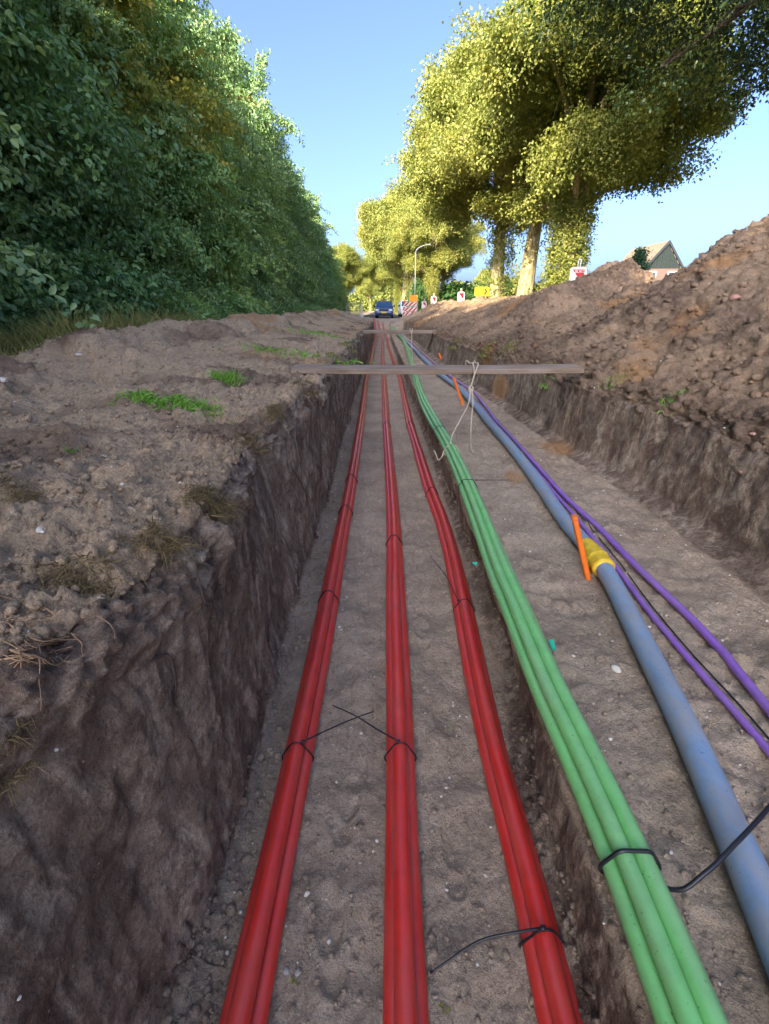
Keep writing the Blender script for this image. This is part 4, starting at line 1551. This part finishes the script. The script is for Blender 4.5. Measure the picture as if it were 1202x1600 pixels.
def board_sign(name, label, px, py, Y, wpx, hpx, mat, arrow=False):
    pt = at(px, py, Y=Y)
    zc = Y * math.cos(PITCH)
    w, h = wpx / F * zc, hpx / F * zc
    root = empty(name, (pt.x, Y, pt.z))
    tag(root, label, "sign")
    m = MB()
    c = .05
    m.prism([(-w / 2, -h / 2 + c), (-w / 2 + c, -h / 2), (w / 2 - c, -h / 2), (w / 2, -h / 2 + c), (w / 2, h / 2 - c), (w / 2 - c, h / 2), (-w / 2 + c, h / 2), (-w / 2, h / 2 - c)], -.015, .015)
    m.build("panel", mat, root)
    m = MB()
    if arrow:
        m.prism([(w * .12, h * .34), (w * .24, h * .34), (w * .40, .0), (w * .24, -h * .34), (w * .12, -h * .34), (w * .27, 0)], -.021, -.016)
        m.build("arrow", M['black'], root)
        m = MB()
    for sx in (-1, 1):
        m.box((sx * w * .3, .04, -1.0), (.05, .04, 2.0 + h * .6))
    m.build("post", M['metal'], root)
    return root


board_sign("arrow_sign", "yellow sign with a black arrow behind the heap at the leaning oak trunk", 753, 455.5, 30, 22, 13, M['signyellow'], True)
board_sign("detour_sign", "small blank orange sign beside the street lamp pole", 646, 466, 49, 13, 9.5, M['signorange'])

# striped barrier
pb = at(641, 497, Y=47)
zt_b, zb_b = at(641, 471, Y=47).z, at(641, 494, Y=47).z
root = empty("road_barrier", (pb.x, 47, zb_b - .37), R(-8))
tag(root, "red and white striped road barrier beside the van", "barrier")
zbar = pb.z - gz(pb.x, 47)
for k in range(3):
    w, h, z0 = 1.36, (zt_b - zb_b) * .29, .37 + (zt_b - zb_b) * (.15 + k * .34)
    m = MB()
    m.box((0, 0, z0), (w, .03, h), bev=.01)
    b = m.build("barrier_board", M['white'], root)
    m = MB()
    for j in range(-1, 4):
        x0 = -w / 2 + .06 + j * .40
        poly = [(x0, z0 - h / 2 + .02), (x0 + .2, z0 - h / 2 + .02), (x0 + .2 + h, z0 + h / 2 - .02), (x0 + h, z0 + h / 2 - .02)]
        pc_ = [(min(max(px_, -w / 2 + .01), w / 2 - .01), pz_) for px_, pz_ in poly]
        if pc_[1][0] - pc_[0][0] + pc_[2][0] - pc_[3][0] > .05:
            m.prism(pc_, -.022, -.0155)
    m.build("stripe", M['signred'], b)
m = MB()
for sx in (-.6, .6):
    m.box((sx, .04, .8), (.05, .05, 1.7))
    m.box((sx, .04, .03), (.3, .7, .08), bev=.02)
m.build("barrier_frame", M['metal'], root)
m = MB()
zz = .37 + zt_b - zb_b
m.tube([(-.55, 0, zz - .02), (-.55, 0, zz + .04), (-.55, 0, zz + .18), (-.55, 0, zz + .22)], [.08, .1, .1, .03], 12)
m.build("warning_lamp", M['signorange'], root, True)

# street lamp
pl0, pl1 = at(650, 392, Y=50), at(672, 387, Y=50)
gl = float(G(50))
root = empty("street_lamp", (pl0.x, 50, gl))
tag(root, "slim grey street lamp with a bent arm in front of the oaks", "street lamp")
Hh = pl0.z - gl
m = MB()
m.tube([(0, 0, -.2), (0, 0, 1.2), (0, 0, 1.25), (0, 0, Hh)], [.065, .065, .04, .028], 12)
m.build("pole", M['lamppaint'], root, True)
m = MB()
ax = pl1.x - pl0.x
m.tube(spline([(0, 0, Hh - .03), (.06, 0, Hh + .08), (ax * .5, 0, Hh + .42), (ax * .72, 0, Hh + .5)], .1), .03, 8)
m.build("arm", M['lamppaint'], root, True)
m = MB()
m.box((ax * .86, 0, Hh + .53), (ax * .42, .16, .07), Matrix.Rotation(R(-6), 3, 'Y'), .05)
m.build("lamp_head", M['lamppaint'], root)

# mesh fence panel and pale corner post at the end of the hedge
fa, fb = at(541, 474, Y=44), at(564, 474, Y=44)
zt = fa.z
gb = float(G(44))
root = empty("site_fence", (fa.x, 44, gb))
tag(root, "wire mesh site fence panel in front of the far hedge", "fence")
wf, hf = fb.x - fa.x, zt - gb
m = MB()
for pth in ([(0, 0, -.1), (0, 0, hf)], [(wf, 0, -.1), (wf, 0, hf)], [(0, 0, hf), (wf, 0, hf)], [(0, 0, .15), (wf, 0, .15)]):
    m.tube(pth, .022, 8)
m.build("frame", M['metal'], root, True)
m = MB()
for x in np.linspace(.12, wf - .12, 12):
    m.tube([(x, 0, .15), (x, 0, hf)], .006, 5)
for z in np.linspace(.3, hf - .12, 7):
    m.tube([(.0, .01, z), (wf, .01, z)], .006, 5)
m.build("wire_mesh", M['metal'], root)
pp = at(566, 492, Y=43.5)
pt_ = at(564, 472, Y=43.5)
m = MB()
hh_ = pt_.z - gz(pp.x, 43.5) + .1
m.prism([(-.16, -.1), (.13, -.1), (.12, .0), (.05, hh_ * .5), (.03, hh_), (-.03, hh_), (-.05, hh_ * .5), (-.15, 0)], -.09, .09)
o = m.build("marker_post", M['white'])
o.location = (pp.x, 43.5, gz(pp.x, 43.5))
tag(o, "pale tapering post at the right end of the wire mesh fence", "post")

# ------------------------------------------------------------------ small things on the soil
def stone(px, py, size, mat, label, seed, group="stones lying on the soil", flat=.65):
    h = hit(px, py)
    r = np.random.default_rng(seed)
    import bmesh
    bm = bmesh.new()
    bmesh.ops.create_icosphere(bm, subdivisions=3, radius=1)
    sc = np.array((1.0, r.uniform(.65, .85), r.uniform(.5, flat)))
    co = np.array([v.co for v in bm.verts])
    nz = vnoise(co * 1.1 + seed, seed) * .22 + vnoise(co * 2.6 + seed, seed + 1) * .07
    for v, k in zip(bm.verts, nz):
        v.co = Vector(np.array(v.co) * (1 + k) * sc * size)
    me = bpy.data.meshes.new("stone")
    bm.to_mesh(me); bm.free()
    me.polygons.foreach_set("use_smooth", np.ones(len(me.polygons), bool))
    o = link("stone", me, M[mat])
    o.location = h + Vector((0, 0, size * .22))
    o.rotation_euler = (r.uniform(-.2, .2), r.uniform(-.2, .2), r.uniform(0, 6.28))
    tag(o, label, "stone", group)
    return o


for k, (px, py, s, mt, lab) in enumerate((
        (963, 1047, .023, 'pebble_white', "largest oval white stone on the ledge between the green and blue pipes"),
        (1050, 1044, .013, 'pebble_pink', "reddish pebble on the ledge between the blue and purple pipes"),
        (967, 1036, .006, 'pebble_pink', "tiny reddish pebble right above the oval white stone"),
        (480, 1397, .011, 'pebble_white', "white pebble on the floor between the left and middle red bundles"),
        (447, 1519, .012, 'pebble_grey', "left one of two grey pebbles side by side beside the left red bundle"),
        (466, 1519, .010, 'pebble_grey', "right one of two grey pebbles side by side beside the left red bundle"),
        (550, 1521, .007, 'pebble_pink', "small tan pebble near the bottom between the left and middle red bundles"),
        (697, 1380, .007, 'pebble_white', "white pebble just right of the middle red bundle"),
        (759, 1368, .007, 'pebble_white', "white pebble midway between the middle and right red bundles"),
        (124, 556, .035, 'pebble_white', "pale stone on the face of the rounded left heap"),
        (5, 595, .03, 'pebble_white', "pale stone at the left edge of the picture on the heap"),
        (1177, 679, .02, 'pebble_pink', "tan stone on the right trench lip"),
        (1158, 738, .02, 'pebble_pink', "tan stone in the right trench wall"),
        (88, 1172, .006, 'pebble_white', "white pebble stuck low in the left trench wall among roots"),
        (1148, 468, .05, 'pebble_pink', "brown brick bit on the big right heap"),
        (62, 829, .012, 'pebble_white', "yellowish pebble on the left shelf above the trench wall"),
        (245, 608, .016, 'pebble_pink', "tan pebble by the little grass tuft on the left shelf"),
        (30, 1560, .005, 'pebble_white', "yellowish pebble at the lower left corner of the trench wall"))):
    stone(px, py, s, mt, lab, 400 + k)


def scatter_points(n, region, r, smin, smax):
    """random soil points with their normals, taken from the ground mesh"""
    ids = np.nonzero(region)[0]
    k = r.choice(ids, n)
    return k


def clods(name, n, region, smin, smax, mat, seed, sink=.25, weight=None, squash=.75):
    r = np.random.default_rng(seed)
    ids = np.nonzero(region)[0]
    p_ = None
    if weight is not None:
        p_ = weight[ids] / weight[ids].sum()
    k = r.choice(ids, n, p=p_)
    import bmesh
    bm = bmesh.new()
    bmesh.ops.create_icosphere(bm, subdivisions=1, radius=1)
    bv = np.array([v.co for v in bm.verts]); bf = np.array([[v.index for v in f.verts] for f in bm.faces])
    bm.free()
    s = smin * (smax / smin) ** (r.uniform(0, 1, n) ** 2.2)
    dirs = r.normal(0, 1, (n, 1, 3)) * .35
    vv = bv[None] * (1 + r.uniform(-.22, .22, (n, len(bv), 1))) * np.stack([r.uniform(.8, 1.3, n), r.uniform(.7, 1.1, n), r.uniform(.55, .95, n) * squash / .75], 1)[:, None]
    a = r.uniform(0, 6.28, n)
    ca, sa = np.cos(a)[:, None], np.sin(a)[:, None]
    x, y_ = vv[..., 0] * ca - vv[..., 1] * sa, vv[..., 0] * sa + vv[..., 1] * ca
    vv = np.stack([x, y_, vv[..., 2]], -1) * s[:, None, None]
    jit = r.uniform(-.5, .5, (n, 3)) * np.array((.02, .03, 0))
    pos = P[k] + jit + NRM[k] * (s * sink)[:, None]
    vv = vv + pos[:, None]
    ff = bf[None] + (np.arange(n) * len(bv))[:, None, None]
    me = mesh_np(name, vv.reshape(-1, 3), ff.reshape(-1, 3), smooth=True)
    for an in ("wall", "floor", "sand", "humus", "dry", "grassy"):
        src = np.zeros(len(P), np.float32)
        gme.attributes[an].data.foreach_get("value", src)
        attr(me, an, np.repeat(src[k], len(bv)))
    o = link(name, me, mat)
    return o


yv_ = P[:, 1]
dist = np.sqrt(P[:, 0] ** 2 + yv_ ** 2 + (P[:, 2] - .7) ** 2)
vis = (yv_ > .15) & (yv_ < 20)
area_w = 1.0 * np.clip(dist, .8, 12) ** 0.6
o = clods("soil_clods", 16000, vis & (Wz['heap'] + Wz['shelf'] > .5) & (P[:, 0] > 0) & (P[:, 0] < 6), .004, .05, M['soil'], 501, .2)
tag(o, "crumbly loose clods of soil strewn over the big right heap", "soil", None, "stuff")
o = clods("soil_clods", 24000, vis & (yv_ < 9) & (Wz['heap'] + Wz['shelf'] > .45) & (P[:, 0] < 0) & (P[:, 0] > -4), .0022, .020, M['soil'], 504, .25)
tag(o, "fine loose crumbs of soil strewn over the low left heap", "soil", None, "stuff")
o = clods("soil_crumbs", 9000, (yv_ > .1) & (yv_ < 9) & (Wz['floor'] > .5), .003, .013, M['soil'], 502, .2)
tag(o, "small crumbs of soil on the trench floor and ledge", "soil", None, "stuff")
foot = (yv_ > .1) & (yv_ < 9) & (P[:, 2] < -1.0) & ((P[:, 0] < -.47) | (P[:, 0] > bx.repeat(nU) - .07))
o = clods("fallen_crumbs", 2600, foot, .004, .020, M['soil'], 505, .2)
tag(o, "crumbs of soil fallen to the foot of the trench walls", "soil", None, "stuff")
o = clods("gravel", 2600, (yv_ > .1) & (yv_ < 10) & (Wz['floor'] + Wz['shelf'] + Wz['heap'] > .5) & (np.abs(P[:, 0]) < 5), .0025, .010, M['pebble_white'], 503, .4)
tag(o, "tiny pale gravel grains scattered in the soil", "gravel", None, "stuff")


def mud(name, path, ya, yb, off, n, smax, seed, label):
    r = np.random.default_rng(seed)
    m = MB()
    import bmesh
    bm = bmesh.new(); bmesh.ops.create_icosphere(bm, subdivisions=1, radius=1)
    bv = np.array([v.co for v in bm.verts]); bf = [tuple(v.index for v in f.verts) for f in bm.faces]
    bm.free()
    for _ in range(n):
        c, T = near_on(path, r.uniform(ya, yb))
        S = T.normalized().cross(Vector((0, 0, 1))).normalized()
        o2 = off + abs(r.normal(0, 1)) * .008 * r.choice((-1, 1))
        h = RR * 2.15 + .5 * abs(o2 - off)
        k = smax * r.uniform(.3, 1) ** 1.5
        m.add(bv * (1 + r.uniform(-.3, .3, (len(bv), 1))) * k * np.array((1, 1.4, .6)) + np.array(c + S * o2) + np.array((0, r.uniform(-.02, .02), h)), bf)
    o = m.build(name, M['mud'], None, True)
    tag(o, label, "mud", None, "stuff")


M['mud'] = simple("mud", (.17, .135, .10), .95, .3, 60, .2, bmp=.5)
mud("mud_crumbs", red_l, .72, .95, -.020, 90, .007, 71, "wet mud smeared in the groove of the left red bundle near the bottom")
mud("mud_crumbs", red_l, 1.3, 2.6, -.022, 120, .004, 72, "mud specks along the groove of the left red bundle farther up")
mud("mud_crumbs", red_r, 1.2, 2.8, .022, 90, .004, 73, "mud specks on the right side of the right red bundle")


# grass tufts
def blades(n, r, length, width, spread, lean=.5, up=1.0, curl=.5, bias=(0, 0, 0)):
    base = np.stack([r.normal(0, spread[0], n), r.normal(0, spread[1], n), np.zeros(n)], 1)
    d = np.stack([r.normal(0, lean, n), r.normal(0, lean, n), up * r.uniform(.6, 1.2, n)], 1) + np.array(bias)
    d /= np.linalg.norm(d, axis=1)[:, None]
    L = length * r.uniform(.5, 1.2, n)
    side = np.cross(d, r.normal(0, 1, (n, 3)))
    side /= np.linalg.norm(side, axis=1)[:, None]
    rows = []
    for t in (0, .35, .7, 1.0):
        c = base + d * (L * t)[:, None] + np.array((0, 0, -1)) * (curl * L * t * t)[:, None] + r.normal(0, 1, (n, 3)) * (L * .05 * t)[:, None]
        w = width * (1 - t * .92)
        rows.append(c - side * w)
        rows.append(c + side * w)
    v = np.stack(rows, 1).reshape(-1, 3)
    i = np.arange(n)[:, None] * 8
    f = np.stack([i + (a, a + 1, a + 3, a + 2) for a in (0, 2, 4)], 1).reshape(-1, 4)
    return v, f, np.repeat(r.uniform(0, 1, n), 8)


def tuft(px, py, n, length, spread, label, mat='grass', seed=0, up=1.0, lean=.5, curl=.4, width=.004, name="grass_tuft", cat="grass", group="green grass tufts on the soil", drape=True, lift=0.0, bias=(0, 0, 0)):
    h = hit(px, py)
    r = np.random.default_rng(600 + seed)
    v, f, c = blades(n, r, length, width, spread, lean, up, curl, bias)
    lim = .035 if mat == 'drygrass' else .12
    if drape:                                   # follow the lie of the soil
        for b in range(n):
            bx_, by_ = v[b * 8:b * 8 + 2, :2].mean(0)
            dz = gz(h.x + bx_, h.y + by_) - h.z
            v[b * 8:b * 8 + 8, 2] += max(-lim, min(lim, dz))
    me = mesh_np(name, v, f)
    attr(me, "v", c)
    o = link(name, me, M[mat])
    o.location = h + Vector((0, 0, lift - .005))
    tag(o, label, cat, group)
    return o


patch = tuft(238, 628, 330, .10, (.10, .06), "left part of the green grass patch on the left shelf", name="grass_patch", seed=1, width=.008, lean=.9); patch["kind"] = "stuff"
patch = tuft(290, 637, 480, .10, (.14, .05), "right part of the green grass patch on the left shelf", name="grass_patch", seed=2, width=.0055, lean=.8); patch["kind"] = "stuff"
tuft(356, 597, 240, .16, (.06, .06), "upright bright green grass tuft above the grass patch on the left shelf", seed=3, width=.006, lean=.35)
tuft(112, 704, 26, .055, (.014, .014), "tiny green grass tuft alone on the left shelf", seed=4, width=.003)
patch = tuft(452, 553, 260, .13, (.42, .16), "green grass patch beyond the left end of the nearer plank", name="grass_patch", seed=5, width=.010, lean=.8); patch["kind"] = "stuff"
patch = tuft(500, 522, 160, .16, (.35, .35), "faint green grass patch far along the left heap", name="grass_patch", seed=6, width=.015, lean=.8); patch["kind"] = "stuff"
tuft(955, 597, 50, .13, (.05, .05), "green grass tuft on the right lip beside the plank end", seed=7, width=.004)
tuft(1048, 628, 40, .09, (.05, .04), "weedy green tuft on the right lip farther right of the plank end", seed=8, width=.006)
tuft(860, 590, 60, .13, (.06, .06), "green tuft just under the right end of the plank", seed=9, width=.005)
for k, (px, py, s, lab) in enumerate(((762, 545, .2, "grassy sod on the right lip above the rope"), (712, 535, .22, "grassy sod on the right lip left of the rope"), (800, 540, .18, "small grassy sod on the right lip right of the rope"),
                                     (540, 540, .2, "shaggy sod edging the left lip beyond the nearer plank"), (520, 556, .18, "shaggy sod on the left lip just behind the nearer plank"))):
    tuft(px, py, 170, s, (.08, .12), lab, 'verge', 20 + k, .8, .6, .9, .007, "grass_sod", "sod", "grassy sods on the trench lips", True)

M['litter'] = leaf_mat("fallen_leaf", ((0, (.10, .13, .03)), (1, (.30, .24, .08))), .1, .7, .2)
for k, (px, py, sz, lab) in enumerate(((457, 1535, .020, "curled yellowish fallen leaf near the bottom between the left and middle red bundles"), (519, 1335, .018, "pale green fallen leaf between the left and middle red bundles"),
                                      (695, 1575, .022, "mossy green leaf scrap at the bottom beside the middle red bundle"), (548, 1432, .011, "tiny green leaf scrap between the left and middle red bundles"))):
    h = hit(px, py)
    r = np.random.default_rng(900 + k)
    v, f, c = leaf_cloud(np.array([(0, 0, 0.0)]), np.array([(0, 0, .6)]), 3, sz * .25, sz, sz * .32, r, .1, broad=True)
    v[:, 2] = np.abs(v[:, 2]) * .5 + .003
    me = mesh_np("fallen_leaf", v, f)
    attr(me, "v", c)
    o = link("fallen_leaf", me, M['litter'])
    o.location = h
    tag(o, lab, "leaf", "leaf scraps on the trench floor")

# dry grass and roots hanging from the left lip
for k, (px, py, n, ln, sp, lab) in enumerate((
        (325, 790, 240, .11, (.035, .045), "biggest clump of dry grass hanging over the left lip"),
        (250, 845, 130, .085, (.04, .03), "shaggy dry grass clump left of the biggest clump"),
        (130, 915, 130, .075, (.06, .035), "dry grass clump on the lip above the tangle of pale roots"),
        (20, 770, 90, .07, (.04, .03), "straw coloured grass lying at the left edge of the shelf"),
        (15, 1195, 80, .06, (.02, .04), "dark mossy grass clump at the left edge low on the wall"),
        (430, 650, 120, .09, (.03, .045), "thin dry grass fringe on the left lip nearer the plank"),
        (395, 700, 90, .09, (.05, .05), "sparse dry grass fringe halfway along the left lip"),
        (480, 610, 120, .10, (.07, .12), "dry grass fringe on the left lip at the plank end"))):
    tuft(px, py, int(n * 2.6), ln * .95, sp, lab, 'drygrass', 40 + k, .5, .75, 1.0, .0016, "dry_grass_clump", "dry grass", "dry grass clumps on the left lip", True, .03, (.30, -.30, .1))


def root_obj(name, pix, rad, mat, label, off=.012, group="roots in the left trench wall"):
    pts = []
    for px, py in pix:
        h = hit(px, py)
        pts.append(h + (CAM - h).normalized() * off)
    s = spline(pts, .01)
    s += fbm(s * 30, 2, 7)[:, None] * .002
    m = MB()
    m.tube(s, np.linspace(rad, rad * .45, len(s)), 6)
    o = m.build(name, M[mat], None, True)
    tag(o, label, "root", group)
    return o


root_obj("root", [(305, 880), (312, 915), (318, 935), (346, 912)], .0045, 'root', "short dark crooked root below the biggest dry grass clump")
root_obj("root", [(316, 930), (320, 980), (330, 1040)], .003, 'root', "thin dark root running down the wall below the crooked root", .004)
root_obj("root", [(232, 1035), (262, 1024), (272, 1050), (275, 1100), (300, 1160), (318, 1220), (322, 1280)], .004, 'root', "long dark root curving down the middle of the left wall", .004)
root_obj("root", [(455, 730), (475, 765), (484, 800), (483, 840)], .004, 'root', "dark root hanging high on the wall nearer the plank", .005)
root_obj("root", [(280, 1475), (305, 1490), (330, 1505), (352, 1512)], .0045, 'root', "dark root poking out at the wall foot beside the left red bundle", .01)
root_obj("root", [(452, 966), (468, 962), (486, 955)], .006, 'rootpale', "short broken orange root beside the left red bundle", .01)
rr3 = np.random.default_rng(9)
for k, (pix, lab) in enumerate((
        ([(0, 1010), (40, 1022), (80, 1020), (112, 1012)], "thick orange root in the tangle at the left edge"),
        ([(0, 1030), (50, 1024), (90, 1040), (112, 1020)], "pale thin root at the bottom of the left edge tangle"),
        ([(5, 970), (40, 990), (60, 1000), (110, 995)], "orange fibrous root at the top of the left edge tangle"),
        ([(112, 990), (125, 1005), (130, 1025)], "short pale root curling down right of the tangle"),
        ([(150, 962), (170, 975), (180, 998)], "thin pale root right above the tangle"),
        ([(60, 1030), (62, 1070), (64, 1112)], "thin pale root hanging straight down under the tangle"),
        ([(0, 930), (25, 940), (50, 950)], "thin pale root at the left edge just above the tangle"))):
    root_obj("root", pix, (.003, .002, .0025, .0015, .0014, .0012, .0014)[k], 'rootpale', lab, .012)
o = None
m = MB()
for k in range(46):
    x0, y0 = rr3.uniform(-5, 60), rr3.uniform(955, 1035)
    pts = []
    for j in range(4):
        h = hit(x0 + j * rr3.uniform(8, 26), y0 + rr3.normal(0, 7))
        pts.append(h + (CAM - h).normalized() * rr3.uniform(.004, .02))
    m.tube(spline(pts, .012), .0009, 4)
o = m.build("fine_roots", M['rootpale'])
tag(o, "tangle of fine reddish rootlets at the left edge of the trench wall", "roots", None, "stuff")

# verge grass between heap and hedge
r = np.random.default_rng(808)
n = 17000
gx_, gy_ = r.uniform(-5.3, -3.35, n), 2.5 + 22 * r.uniform(0, 1, n) ** 1.6
v, f, c = blades(n, r, .60, .007, (.01, .01), .30, 1.0, .4)
shrt = np.where((gy_ > 5.4) & (gy_ < 9.5), 1.0, .42)
v[:, 2] *= np.repeat(shrt * r.uniform(.7, 1.1, n), 8)
gzv = np.array([gz(a_, b_) for a_, b_ in zip(gx_, gy_)])
v += np.repeat(np.stack([gx_, gy_, gzv - .02], 1), 8, 0)
me = mesh_np("grass", v, f)
attr(me, "v", c)
o = link("grass", me, M['verge'])
tag(o, "rough green and straw coloured grass at the foot of the left hedge", "grass", None, "stuff")
